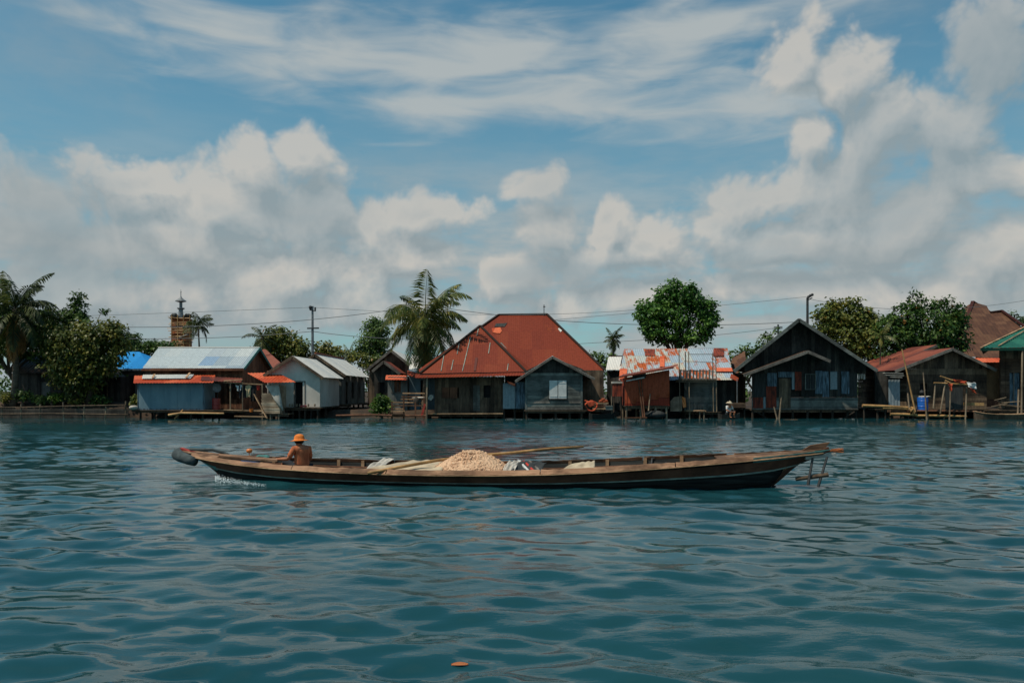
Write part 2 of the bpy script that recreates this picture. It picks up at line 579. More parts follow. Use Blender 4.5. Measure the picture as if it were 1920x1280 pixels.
def leafmat(name, c1, c2, c3, odd=None, rough=.5, transl=.35):
    """leaves: tone per leaf and per bough, a few odd-coloured ones, light passing through"""
    m, nt, b = new_mat(name)
    isl = nd(nt, 'ShaderNodeNewGeometry').outputs['Random Per Island']
    n = nd(nt, 'ShaderNodeTexNoise', {'Vector': stretch(nt, (1, 1, 1)), 'Scale': .9, 'Detail': 3.0}).outputs['Fac']
    f = mth(nt, 'ADD', mth(nt, 'MULTIPLY', isl, .5), mth(nt, 'MULTIPLY_ADD', n, 2.2, -.85), clamp=True)
    col = ramp(nt, f, [(0.05, c1), (.5, c2), (1, c3)])
    if odd:
        n2 = nd(nt, 'ShaderNodeTexNoise', {'Vector': stretch(nt, (1, 1, 1)), 'Scale': 1.6, 'Detail': 2.0}).outputs['Fac']
        col = mixc(nt, smooth(nt, mth(nt, 'ADD', n2, mth(nt, 'MULTIPLY', isl, .12)), .74, .80, 0, .8), col, odd)
    nt.links.new(col, b.inputs['Base Color'])
    b.inputs['Roughness'].default_value = rough
    b.inputs['Specular IOR Level'].default_value = .3
    tr = nd(nt, 'ShaderNodeBsdfTranslucent', {'Color': col})
    mx = nd(nt, 'ShaderNodeMixShader', {0: transl, 1: b.outputs[0], 2: tr.outputs[0]})
    nt.links.new(mx.outputs[0], nt.nodes['Material Output'].inputs['Surface'])
    return m


R_ = lambda r, g, b: lin(r, g, b)
M = {}
M['wood_black'] = wood('black_wood', R_(34, 33, 31), R_(56, 54, 50), R_(88, 83, 75))
M['wood_dark'] = wood('dark_brown_wood', R_(50, 42, 35), R_(90, 76, 62), R_(134, 114, 92))
M['wood_dark_h'] = wood('dark_grey_clapboard', R_(66, 68, 65), R_(98, 101, 96), R_(138, 139, 129), 'h')
M['wood_brown'] = wood('brown_wood', R_(70, 45, 34), R_(105, 70, 52), R_(135, 98, 74))
M['wood_brown_h'] = wood('brown_clapboard', R_(58, 44, 35), R_(92, 71, 56), R_(128, 104, 83), 'h')
M['wood_grey_h'] = wood('greenish_grey_clapboard', R_(68, 74, 72), R_(96, 102, 98), R_(128, 130, 122), 'h')
M['wood_pale'] = wood('pale_weathered_plank', R_(120, 92, 70), R_(165, 132, 100), R_(200, 168, 132), 'x')
M['wood_raw'] = wood('bleached_plank', R_(125, 105, 85), R_(170, 148, 122), R_(205, 188, 162), 'h')
M['stilt'] = wood('wet_stilt_wood', R_(30, 27, 24), R_(52, 46, 40), R_(92, 80, 66), 'v')
M['trim'] = wood('grey_trim_board', R_(78, 74, 68), R_(108, 102, 94), R_(140, 133, 122), 'x')
M['bamboo'] = wood('dry_bamboo', R_(130, 98, 62), R_(172, 132, 84), R_(205, 165, 112), 'x', rough=.5)
M['bamboo_grey'] = wood('grey_bamboo', R_(92, 80, 66), R_(128, 112, 92), R_(160, 142, 118), 'x', rough=.6)
RUST = (R_(92, 42, 26), R_(172, 84, 46))
M['roof_red'] = sheetmetal('red_oxide_roof_sheets', [R_(124, 54, 34), R_(120, 51, 33), R_(127, 57, 36), R_(116, 49, 32)], (R_(104, 46, 29), R_(150, 72, 42)), .24, (.9, 2.3), seam=.93)
M['roof_zinc'] = sheetmetal('zinc_roof_patched', [R_(160, 172, 176), R_(176, 186, 188), R_(150, 164, 172), R_(186, 192, 190), R_(168, 178, 182), R_(176, 186, 188), R_(136, 160, 182), R_(172, 182, 184), R_(180, 188, 188)], RUST, .0, (1.05, 1.7), rough=.6, seam=.8)
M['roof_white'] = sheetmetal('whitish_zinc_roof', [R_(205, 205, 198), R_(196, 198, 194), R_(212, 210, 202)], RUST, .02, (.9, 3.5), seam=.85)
M['roof_rustpatch'] = sheetmetal('rust_eaten_zinc_roof', [R_(156, 170, 178), R_(150, 166, 176), R_(172, 178, 172), R_(178, 176, 162), R_(160, 172, 178)], (R_(136, 62, 34), R_(190, 100, 54)), .46, (.85, 1.3), streak=True)
M['roof_orange'] = sheetmetal('orange_rusted_sheets', [R_(200, 92, 58), R_(182, 76, 46), R_(212, 108, 72)], (R_(140, 54, 32), R_(190, 84, 50)), .35, (.8, 1.5))
M['roof_oldrust'] = sheetmetal('old_rust_roof', [R_(122, 66, 52), R_(110, 58, 48), R_(132, 74, 58), R_(100, 56, 48)], (R_(80, 44, 36), R_(130, 66, 48)), .3, (.85, 2.0))
M['roof_brown'] = sheetmetal('brown_shingle_roof', [R_(100, 70, 54), R_(92, 64, 50), R_(106, 76, 58), R_(86, 60, 48)], (R_(70, 50, 40), R_(98, 68, 52)), .25, (.6, .5), seam=.75)
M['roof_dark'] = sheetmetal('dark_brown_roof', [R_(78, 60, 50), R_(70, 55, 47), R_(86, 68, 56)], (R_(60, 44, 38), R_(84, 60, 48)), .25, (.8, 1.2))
M['roof_blue'] = sheetmetal('bright_blue_roof', [R_(48, 140, 205), R_(42, 132, 198), R_(52, 146, 210)], (R_(50, 110, 160), R_(70, 140, 190)), .0, (1.0, 4.0), rough=.4, seam=.85)
M['roof_green'] = sheetmetal('green_roof_tiles', [R_(40, 96, 80), R_(34, 88, 74), R_(46, 104, 86)], (R_(26, 80, 66), R_(40, 96, 78)), .12, (1.0, .55), rough=.5, seam=.55)
M['sheet_red'] = sheetmetal('red_rust_wall_sheets', [R_(142, 54, 36), R_(128, 46, 32), R_(152, 64, 42), R_(164, 76, 48)], (R_(104, 42, 28), R_(176, 84, 48)), .38, (.8, 1.9))
M['sheet_blue'] = plain('grey_blue_painted_wall', R_(118, 142, 150), R_(98, 124, 134), .7, 1.2, sc=(1.5, 1, .5))
M['sheet_grey'] = sheetmetal('dull_zinc_sheet', [R_(128, 142, 148), R_(118, 134, 142), R_(136, 148, 152)], RUST, .08, (.8, 2.4))
M['wall_white'] = plain('pale_grey_painted_wall', R_(214, 208, 196), R_(186, 180, 168), .8, 1.1, sc=(1, 1, .6))
M['wall_grey'] = plain('stained_grey_wall', R_(120, 122, 116), R_(84, 86, 82), .85, 1.5, sc=(1, 1, .5))
M['wall_tan'] = plain('tan_plaster_wall', R_(140, 112, 80), R_(108, 84, 60), .85, 1.5)
M['panel_blue'] = plain('faded_blue_sheet', R_(112, 134, 148), R_(48, 58, 64), .8, 1.6, sc=(5, 1, .9))
M['panel_rust'] = plain('rust_red_sheet', R_(150, 66, 44), R_(70, 36, 30), .85, 1.6, sc=(5, 1, .9))
M['panel_dark'] = plain('dark_stained_sheet', R_(62, 64, 62), R_(38, 40, 40), .8, 2.0, sc=(4, 1, .6))
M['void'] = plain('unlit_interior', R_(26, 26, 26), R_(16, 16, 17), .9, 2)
M['white'] = plain('white_paint', R_(214, 214, 208), R_(186, 188, 184), .6, 3)
M['offwhite'] = plain('dirty_white_cloth', R_(196, 190, 178), R_(160, 152, 140), .9, 3, bump=.4)
M['tarp'] = plain('cream_tarpaulin', R_(196, 180, 152), R_(158, 142, 118), .8, 4, bump=.4)
M['cloth_black'] = plain('black_cloth', R_(34, 34, 36), R_(22, 22, 24), .9, 4)
M['cloth_red'] = plain('red_cloth', R_(200, 62, 48), R_(160, 44, 38), .85, 4)
M['cloth_orange'] = plain('orange_cloth', R_(200, 88, 54), R_(156, 62, 40), .8, 5, bump=.4)
M['cloth_cream'] = plain('cream_cloth', R_(200, 182, 142), R_(172, 150, 112), .9, 4)
M['plastic_blue'] = plain('blue_plastic', R_(36, 104, 190), R_(28, 86, 168), .4, 3, .5)
M['plastic_red'] = plain('red_plastic', R_(166, 58, 50), R_(136, 46, 42), .45, 3, .5)
M['plastic_orange'] = plain('orange_plastic', R_(226, 130, 52), R_(200, 108, 40), .45, 3, .5)
M['iron'] = plain('dark_iron', R_(64, 66, 66), R_(44, 45, 46), .6, 6, .4)
M['galv'] = plain('galvanised_steel', R_(132, 136, 136), R_(104, 108, 110), .5, 6, .4, metallic=.3)
M['wire'] = plain('power_cable_sheath', R_(112, 118, 120), R_(96, 102, 104), .7, 6)
M['brick_orange'] = plain('orange_brick', R_(182, 112, 68), R_(142, 82, 50), .9, 3, bump=.3)
M['rubber'] = plain('weathered_tyre_rubber', R_(78, 88, 88), R_(46, 54, 56), .85, 5, bump=.4)
M['hull'] = plain('tarred_hull', R_(52, 54, 52), R_(18, 20, 21), .75, 3, .12, sc=(.35, 2, 9))
M['strake'] = wood('brown_painted_strake', R_(70, 44, 34), R_(98, 62, 46), R_(124, 82, 62), 'h')
M['gunwale'] = wood('worn_gunwale_plank', R_(88, 64, 48), R_(136, 102, 78), R_(186, 148, 116), 'h', stain=.42)
M['stripe'] = plain('pale_green_stripe', R_(158, 166, 152), R_(108, 120, 112), .7, 3)
M['stem_red'] = plain('faded_red_paint', R_(196, 74, 60), R_(140, 52, 44), .75, 4)
M['stem_teal'] = plain('faded_teal_paint', R_(84, 140, 132), R_(54, 96, 94), .75, 4)
M['skin'] = plain('tanned_skin', R_(172, 116, 84), R_(148, 94, 66), .6, 8, bump=.05)
M['shirt'] = plain('burnt_orange_shirt', R_(196, 116, 76), R_(150, 80, 50), .9, 7, bump=.6, sc=(2, 2, .6))
M['hair'] = plain('black_hair', R_(24, 21, 20), R_(14, 13, 13), .6, 20)
M['hat'] = plain('orange_straw_hat', R_(228, 132, 56), R_(196, 100, 36), .8, 14, bump=.4)
M['trousers'] = plain('dark_trousers', R_(46, 52, 58), R_(32, 36, 42), .9, 5)
M['gravel'] = plain('pale_gravel', R_(228, 194, 160), R_(172, 134, 104), .95, 30, island=.55, bump=.2)
M['bark'] = plain('grey_brown_bark', R_(96, 82, 68), R_(60, 50, 42), .95, 3, bump=.5, sc=(2, 2, .6))
M['palm_trunk'] = plain('palm_trunk_bark', R_(112, 98, 82), R_(70, 60, 50), .95, 2, bump=.6, sc=(1, 1, 6))
M['mud'] = plain('wet_bank_mud', R_(74, 58, 44), R_(44, 36, 28), .9, 1.2, bump=.6)
M['bush_leaf'] = leafmat('bush_leaves', R_(40, 66, 26), R_(72, 104, 38), R_(128, 146, 58))
M['leaf_dark'] = leafmat('dark_green_leaves', R_(38, 58, 28), R_(62, 90, 40), R_(106, 130, 58))
M['leaf_round'] = leafmat('deep_green_leaves', R_(40, 74, 30), R_(70, 112, 44), R_(122, 158, 68))
M['leaf_olive'] = leafmat('olive_leaves', R_(50, 66, 30), R_(88, 98, 42), R_(140, 132, 58), lin(120, 90, 40))
M['leaf_yellow'] = leafmat('yellowing_leaves', R_(56, 76, 34), R_(94, 106, 46), R_(146, 138, 62), lin(176, 96, 40))
M['leaf_light'] = leafmat('fresh_green_leaves', R_(52, 78, 40), R_(82, 108, 54), R_(120, 140, 74))
M['leaf_fruit'] = leafmat('dark_leaves_with_fruit', R_(36, 60, 28), R_(62, 92, 40), R_(104, 130, 56), lin(150, 90, 34))
M['palm_leaf'] = leafmat('coconut_frond', R_(52, 68, 34), R_(88, 102, 48), R_(160, 148, 78), None, .45)
M['palm_dark'] = leafmat('dark_palm_frond', R_(36, 48, 24), R_(58, 72, 34), R_(98, 104, 52), None, .5)
M['palm_dead'] = leafmat('dry_brown_frond', R_(112, 78, 42), R_(160, 112, 58), R_(196, 150, 84), None, .7)
M['foam'] = plain('water_foam', R_(226, 232, 232), R_(190, 202, 204), .6, 20)

# ------------------------------------------------------------------ water, bank, ground
rng = np.random.default_rng(7)


WH = []


def water_height(x, y):
    c = WH[0]
    k = np.argsort((c[:, 0] - x) ** 2 + (c[:, 1] - y) ** 2)[:6]
    return float(c[k, 2].max())


def water():
    near = [-40, -20, -8, -3, 0, 1.2, 2.0]
    y = 2.4
    ys = list(near)
    while y < 63:
        ys.append(y)
        y += min(max(.0065 * y, .018), .085)
    ys = np.array(ys + [66, 72, 80])
    fr = np.linspace(-1, 1, 901)
    w = 3.0 + .80 * np.maximum(ys, 0)
    Xg = w[:, None] * fr[None, :]
    Yg = np.repeat(ys[:, None], len(fr), 1)
    Zg = np.zeros_like(Xg)
    dy = np.gradient(ys)[:, None]
    N = 120
    lam = np.exp(rng.uniform(math.log(.20), math.log(3.0), N))
    th = rng.normal(0, .5, N) + math.pi / 2
    ph = rng.uniform(0, 2 * math.pi, N)
    slope = .027 * np.where(lam < .40, (lam / .40) ** .45, np.where(lam > .75, (.75 / lam) ** 1.0, 1.0))
    # patches of livelier and calmer water
    gust = 1.05 + .42 * np.sin(.23 * Xg + .9 * np.sin(.31 * Yg) + 1.0) * np.sin(.41 * Yg + .7) + .15 * np.sin(.61 * Xg - .8 * Yg)
    for l, t, p, s in zip(lam, th, ph, slope):
        k = 2 * math.pi / l
        kx, ky = k * math.cos(t), k * math.sin(t)
        fade = np.clip(1.6 - 4.5 * dy / (l / max(abs(math.sin(t)), .2)), 0, 1)
        a = s * l / (2 * math.pi)
        phase = kx * Xg + ky * Yg + p + .5 * np.sin(.9 * Xg + p) + .4 * np.sin(.7 * Yg - p)
        Zg += a * fade * np.sin(phase)
    # livelier ripples in mid river, sheltered water under the far bank and near the boat
    sh = np.interp(Yg + 1.5 * np.sin(.11 * Xg) + .8 * np.sin(.27 * Xg + 1), [0, 9, 18, 27, 31, 42, 48, 54], [1.0, 1.0, .76, .55, .62, .55, .24, .18])
    Zg *= gust * sh
    # wash of the boat: crests spreading from the hull towards the right foreground
    for (ax, ay, bx, by, l, s, wd) in [(-2.5, 14.6, 6.5, 10.4, 1.25, .10, 1.1), (-1.0, 12.6, 6.0, 8.2, 1.1, .085, 1.0), (1.0, 15.2, 11, 12.2, 1.0, .09, .9), (-5.5, 16.0, -1.5, 12.0, .9, .05, .9)]:
        dx, dyy = bx - ax, by - ay
        L = math.hypot(dx, dyy)
        dx, dyy = dx / L, dyy / L
        al = (Xg - ax) * dx + (Yg - ay) * dyy
        ac = -(Xg - ax) * dyy + (Yg - ay) * dx + .25 * np.sin(.8 * al)
        env = np.exp(-(ac / wd) ** 2) * np.clip(al / 1.5, 0, 1) * np.clip((L + 3 - al) / 4, 0, 1)
        Zg += env * s * l / (2 * math.pi) * np.sin(2 * math.pi * ac / l)
    # the hull pushes the water flat beside it
    Zg[:len(near)] = 0
    nr, nc = Xg.shape
    # a flat margin far out to both sides
    Xg = np.concatenate([np.full((nr, 1), -400.0), Xg, np.full((nr, 1), 400.0)], 1)
    Yg = np.concatenate([ys[:, None], Yg, ys[:, None]], 1)
    Zg = np.concatenate([np.zeros((nr, 1)), Zg, np.zeros((nr, 1))], 1)
    nc += 2
    co = np.stack([Xg, Yg, Zg], -1).reshape(-1, 3).astype(np.float32)
    i = np.arange((nr - 1) * nc).reshape(nr - 1, nc)[:, :-1].ravel()
    quads = np.stack([i, i + 1, i + nc + 1, i + nc], 1).astype(np.int32)
    WH.append(co)
    me = bpy.data.meshes.new('water')
    me.vertices.add(len(co))
    me.vertices.foreach_set('co', co.ravel())
    me.loops.add(quads.size)
    me.loops.foreach_set('vertex_index', quads.ravel())
    me.polygons.add(len(quads))
    me.polygons.foreach_set('loop_start', np.arange(0, quads.size, 4, dtype=np.int32))
    me.polygons.foreach_set('loop_total', np.full(len(quads), 4, dtype=np.int32))
    me.polygons.foreach_set('use_smooth', np.ones(len(quads), dtype=bool))
    me.update()
    m, nt, b = new_mat('river_water')
    geo = nd(nt, 'ShaderNodeNewGeometry').outputs['Position']
    mp = nd(nt, 'ShaderNodeMapping', {'Vector': geo, 'Scale': (.06, .22, 1)}).outputs[0]
    pn = nd(nt, 'ShaderNodeTexNoise', {'Vector': mp, 'Scale': 1.0, 'Detail': 4.0, 'Roughness': .55}).outputs['Fac']
    turb = nd(nt, 'ShaderNodeTexNoise', {'Vector': nd(nt, 'ShaderNodeMapping', {'Vector': geo, 'Scale': (.15, .15, 1)}).outputs[0], 'Scale': 1.0, 'Detail': 3.0}).outputs['Fac']
    nt.links.new(mixc(nt, smooth(nt, turb, .3, .7), (.007, .045, .056, 1), (.011, .058, .067, 1)), b.inputs['Base Color'])
    py_ = nd(nt, 'ShaderNodeSeparateXYZ', {0: geo}).outputs[1]
    pyw = mth(nt, 'ADD', py_, mth(nt, 'MULTIPLY_ADD', pn, 14.0, -7.0))
    wind = mth(nt, 'MULTIPLY', smooth(nt, pyw, 27, 32), smooth(nt, pyw, 42, 48, 1, 0))
    nt.links.new(mth(nt, 'ADD', mth(nt, 'MULTIPLY_ADD', wind, .10, .012), smooth(nt, pn, .5, .64, 0, .05)), b.inputs['Roughness'])
    b.inputs['IOR'].default_value = 1.333
    rp = nd(nt, 'ShaderNodeTexNoise', {'Vector': nd(nt, 'ShaderNodeMapping', {'Vector': geo, 'Scale': (3.0, 6.5, 1)}).outputs[0], 'Scale': 1.8, 'Detail': 4.0, 'Roughness': .55}).outputs['Fac']
    bp = nd(nt, 'ShaderNodeBump', {'Height': rp, 'Strength': mth(nt, 'ADD', mth(nt, 'MULTIPLY_ADD', wind, .30, .10), mth(nt, 'MULTIPLY', smooth(nt, pn, .46, .62, 0, .30), smooth(nt, py_, 40, 50, 1, .1))), 'Distance': .02})
    nt.links.new(bp.outputs[0], b.inputs['Normal'])
    me.materials.append(m)
    o = bpy.data.objects.new('water', me)
    COL.objects.link(o)
    o['kind'] = 'structure'


def ground():
    xs = np.concatenate([[-3000, -800, -250], np.linspace(-90, 90, 181), [250, 800, 3000]])
    yy = np.concatenate([np.linspace(55.2, 66, 30), [70, 80, 100, 150, 300, 900, 6000]])
    vs, fs = [], []
    r = np.random.default_rng(3)
    for y in yy:
        for x in xs:
            lv = 1.05 if x < -27 else (.45 if x > -26 else .45 + .6 * (-26 - x))
            y0 = 56.0 if x < -27 else 57.0
            t = min(max((y - y0) / 2.2, 0), 1)
            z = -.6 + (lv + .6) * (t ** .6) + (r.uniform(-.09, .09) if 56 < y < 70 else 0)
            vs.append((x, y, z))
    nx = len(xs)
    for j in range(len(yy) - 1):
        for i in range(nx - 1):
            a = j * nx + i
            fs.append((a, a + 1, a + nx + 1, a + nx))
    o = MB().add(vs, fs).build('ground', M['mud'], smooth=True)
    o['kind'] = 'structure'


water()
ground()

# ------------------------------------------------------------------ houses


def stilts(par, xs, ys, ztop, r=.075, zb=-.55, mat='stilt', seed=0, name='stilt'):
    rnd = random.Random(seed)
    for x in xs:
        for y in ys:
            a = rnd.uniform(-.08, .08)
            MB().tube([(x + a, y, zb), (x + a * .3, y, (zb + ztop) / 2), (x, y, ztop)], [r * rnd.uniform(.8, 1.2), r, r * .9], 7).build(name, M[mat], par)


def floor_deck(par, x0, x1, y0, y1, z, mat='stilt', name='floor', bw=.18, seed=2):
    rnd = random.Random(seed)
    b = MB()
    n = max(1, int((y1 - y0) / bw))
    for i in range(n):
        ya = y0 + (y1 - y0) * i / n
        b.box(x0 - rnd.uniform(0, .08), x1 + rnd.uniform(0, .08), ya, ya + (y1 - y0) / n - .01, z - .06, z - .012 + rnd.uniform(0, .012))
    b.box(x0, x1, y0 + .08, y0 + .2, z - .2, z - .06)
    b.box(x0, x1, y1 - .25, y1 - .13, z - .2, z - .06)
    return b.build(name, M[mat], par)


def window(par, x0, x1, z0, z1, y, pane='void', frame='trim', bars=1, name='window', fr=.06, label=None):
    """frame proud of the wall, pane set back, mullions"""
    b = MB()
    for (a, c, d, e) in ((x0 - fr, x1 + fr, z1, z1 + fr), (x0 - fr, x1 + fr, z0 - fr, z0), (x0 - fr, x0, z0, z1), (x1, x1 + fr, z0, z1)):
        b.box(a, c, y - .05, y + .04, d, e)
    for k in range(1, bars + 1):
        xm = x0 + (x1 - x0) * k / (bars + 1)
        b.box(xm - .02, xm + .02, y - .035, y + .03, z0, z1)
    w = b.build(name, M[frame], par, label)
    MB().box(x0, x1, y + .035, y + .055, z0, z1).build('pane', M[pane], w)
    return w


def rake(b, a, c, w=.05, h=.2):
    b.beam(a, c, w, h)


# --- blue-grey shack on stilts with a rusty sheet roof (left)
Y = 54.6
r = thing('stilt_shack', 'small flat grey-blue shack on stilts under a low rusty red roof', 'shack', (X(320, Y), Y + 1, 0))
x0, x1, zf, zt = X(258, Y), X(382, Y), Z(767, Y), Z(717, Y)
b = MB()
n = 5
for i in range(n):
    a, c = x0 + (x1 - x0) * i / n, x0 + (x1 - x0) * (i + 1) / n
    b.box(a + .004, c - .004, Y, Y + .03 - .004 * (i % 2), zf, zt)
b.box(x1, x1 + .03, Y + .035, Y + 2.0, zf, zt)
b.box(x0 - .03, x0, Y + .035, Y + 2.0, zf, zt)
b.box(x0, x1, Y + 1.97, Y + 2.0, zf, zt)
b.build('wall', M['sheet_blue'], r)
b = MB()
for xx in (x0, x1 - .06):
    b.box(xx, xx + .06, Y - .02, Y - .002, zf, zt)
b.box(x0, x1, Y - .022, Y - .004, zf - .06, zf + .05)
b.build('trim', M['panel_blue'], r)
floor_deck(r, x0 - .1, X(500, Y), Y - .1, Y + 2.4, zf - .03, 'wood_dark')
MB().corr([P(252, 704, 57.0), P(404, 703, 57.0), P(400, 717, 54.1), P(250, 718, 54.1)], (1, 0, 0), .2, .02).build('roof', M['roof_orange'], r)
b = MB().corr([P(268, 702.2, 56.8), P(364, 701.6, 56.8), P(357, 709, 55.2), P(266, 709.5, 55.2)], (1, 0, 0), .12, .015)
b.build('patch_sheet', M['roof_white'], r)
for q in ((P(290, 703, 56), P(286, 709.5, 55)), (P(356, 700.5, 56), P(349, 709, 55.1))):
    MB().beam(q[0] + Vector((0, 0, .06)), q[1] + Vector((0, 0, .06)), .12, .06).build('batten', M['wood_pale'], r)
stilts(r, [x0 + .15, x0 + 1.1, x0 + 1.9, x0 + 2.7, x0 + 3.6, x1 - .1], [Y + .15, Y + 1.9], zf - .1, seed=1)
b = MB()
b.tube([P(316, 778, 54.2), P(340, 774, 54.2), P(420, 775, 54.2)], [.09, .08, .07])
b.tube([P(327, 785, 54.3), P(343, 768, 54.4)], .05)
b.build('brace', M['bamboo'], r)
# --- porch of posts, deck rails and washing to the right of the shack
Y = 54.7
pz = Z(768, Y)
b = MB()
b.corr([P(378, 705, 56.4), P(455, 711, 56.4), P(452, 716.5, 54.6), P(376, 715, 54.6)], (1, 0, 0), .2, .02)
pr = b.build('porch_roof', M['roof_oldrust'], r)
for (px, pt) in ((432, 716), (455, 716), (493, 720)):
    MB().tube([P(px, 770, Y), P(px, pt, Y)], .045).build('post', M['bamboo_grey'], r)
b = MB()
b.beam(P(418, 716.5, Y), P(500, 721, Y), .07, .07)
b.tube([P(420, 714, 54.5), P(455, 712.5, 54.5)], .04)
b.build('rail', M['wood_pale'], r)
b = MB()
for (a, c) in (((420, 768, 54.5), (456, 769, 54.5)), ((440, 780, 54.2), (498, 781, 54.2)), ((443, 769, 54.6), (492, 770, 54.6))):
    b.beam(P(*a), P(*c), .22, .07)
b.build('plank', M['wood_pale'], r)
one('gangplank', 'steep weathered plank leaning down to the water beside the plank hut', 'plank',
    MB().beam(P(477, 739, 54.5), P(501, 784, 54.0), .26, .05, Vector((1, 0, .4))), M['wood_pale'])
# satellite dish, barrel, bucket, laundry
d = thing('satellite_dish', 'round grey satellite dish under the porch roof by the red barrel', 'satellite dish', P(407, 735, 55.4))
c = P(407.5, 727, 55.2)
b = MB()
vs, fs = [], []
for i in range(7):
    rr = .30 * i / 6
    for k in range(22):
        a = 2 * math.pi * k / 22
        vs.append((c.x + rr * math.cos(a), c.y - .9 * rr * rr, c.z + rr * math.sin(a)))
for i in range(6):
    for k in range(22):
        fs.append((i * 22 + k, i * 22 + (k + 1) % 22, (i + 1) * 22 + (k + 1) % 22, (i + 1) * 22 + k))
b.add(vs, fs)
b.build('reflector', M['galv'], d)
MB().tube([c, c + Vector((0, .12, -.1)), P(407.5, 768, 55.4)], .025).build('mast', M['iron'], d)
c = P(405.5, 767.5, 55.2)
o = one('barrel', 'upright red plastic barrel standing on the shack porch', 'barrel',
        MB().lathe(c, [(.24, 0), (.27, .05), (.27, .3), (.285, .33), (.285, .37), (.27, .4), (.27, .72), (.25, .78), (.2, .79), (.0, .79)]), M['plastic_red'], smooth=False)
c = P(471, 772, 54.5)
o = thing('bucket', 'small orange bucket standing on a low plank by the water', 'bucket', c)
MB().lathe(c, [(.09, 0), (.13, .22), (.14, .22), (.125, .21), (.085, .02), (0, .02)], 16).build('body', M['plastic_orange'], o)
MB().tube([c + Vector((.135 * math.cos(a), 0, .22 + .11 * math.sin(a))) for a in np.linspace(0, math.pi, 9)], .008, 5).build('handle', M['iron'], o)


def laundry(label, cx, w, h, mat, seed, ytop=722, Y=54.75, shape='shirt'):
    rnd = random.Random(seed)
    x, z = X(cx, Y), Z(ytop, Y)
    w, h = w * Y / F, h * Y / F
    nx, nz = 9, 8
    vs, fs = [], []
    for s in (0, 1):
        for j in range(nz):
            for i in range(nx):
                u, v = i / (nx - 1) - .5, j / (nz - 1)
                ww = w * ((1.0 if v < .3 else .68) if shape == 'shirt' else 1 - .1 * v)
                vs.append((x + u * ww, Y + .05 * math.sin(u * 9 + seed) * v + (.0 if s == 0 else .02), z - v * h - .03 * math.cos(u * 7 + seed)))
    n = nx * nz
    for j in range(nz - 1):
        for i in range(nx - 1):
            a = j * nx + i
            fs.append((a, a + nx, a + nx + 1, a + 1))
            fs.append((a + n, a + 1 + n, a + nx + 1 + n, a + nx + n))
    for i in range(nx - 1):
        fs.append((i, i + 1, i + 1 + n, i + n))
        q = (nz - 1) * nx + i
        fs.append((q, q + n, q + 1 + n, q + 1))
    return one('laundry', label, 'laundry', MB().add(vs, fs), M[mat], 'washing hung on the porch line')


laundry('white shirt hung on the porch line, nearest the middle post', 448, 12, 10, 'white', 1)
laundry('black garment hung on the porch line between the two pale ones', 455, 14, 24, 'cloth_black', 2, shape='cloth')
laundry('cream shirt hung on the porch line, longest of the washing', 466, 12, 22, 'cloth_cream', 3)
laundry('long black trousers hung on the porch line above the gangplank', 475, 10, 30, 'cloth_black', 4, shape='cloth')
laundry('small red cloth hung on the porch line beside the plank hut', 484, 6, 9, 'cloth_red', 5, shape='cloth')
b = MB().blob(P(250.5, 764, 54.3), (.28, .3, .16), 4, 2, .12)
one('sack', 'white sack lying on the bank edge against the blue-grey shack', 'sack', b, M['offwhite'], smooth=True)

# --- zinc roofed house behind the shack
Y = 57.0
r = thing('zinc_house', 'long brown plank house with a patched grey and blue zinc roof', 'house', (-22.8, 60.5, 0))
ez, rz_ = Z(690, 57), Z(652, 60.5)
A, B_, C_, D_ = Vector((-26.75, 60.5, rz_)), Vector((-19.1, 60.5, rz_)), Vector((-19.1, 57, ez)), Vector((-26.35, 57, ez))
MB().corr([A, B_, C_, D_], (1, 0, 0), .15, .014).build('roof', M['roof_zinc'], r, 'front roof slope of grey zinc with bluish patches')
MB().corr([A, B_, Vector((-19.1, 64, ez)), Vector((-26.35, 64, ez))], (1, 0, 0), .15, .014).build('roof', M['roof_dark'], r)
wf = Y + .6
b = MB().boards((-26.0, wf), (-19.4, wf), .5, ez + .16, 'v', .22, seed=5, holes=[(5.6, 6.2, 1.3, 2.6)])
b.boards((-19.4, wf), (-19.4, 63.4), .5, [(0, ez + .16), (2.9, rz_ - .12), (5.8, ez + .16)], 'v', .22, seed=6)
b.boards((-26.0, 63.4), (-26.0, wf), .5, [(0, ez + .16), (2.9, rz_ - .12), (5.8, ez + .16)], 'v', .3, seed=7)
b.build('wall', M['wood_brown'], r)
b = MB()
rake(b, (-19.06, 57, ez - .05), (-19.06, 60.5, rz_ - .05))
rake(b, (-19.06, 64, ez - .05), (-19.06, 60.5, rz_ - .05))
b.build('rake_board', M['stem_teal'], r)
MB().beam((-26.4, 57.02, ez - .1), (-19.1, 57.02, ez - .1), .05, .16).build('fascia', M['wood_brown'], r)
MB().tube([A + Vector((0, 0, .02)), B_ + Vector((0, 0, .02))], .06).build('ridge_cap', M['roof_white'], r)
window(r, X(430, wf), X(441, wf), Z(727, wf), Z(707, wf), wf, 'void', 'wood_brown', 1)
stilts(r, np.linspace(-25.8, -19.6, 5), [wf + .2], .5, seed=3)

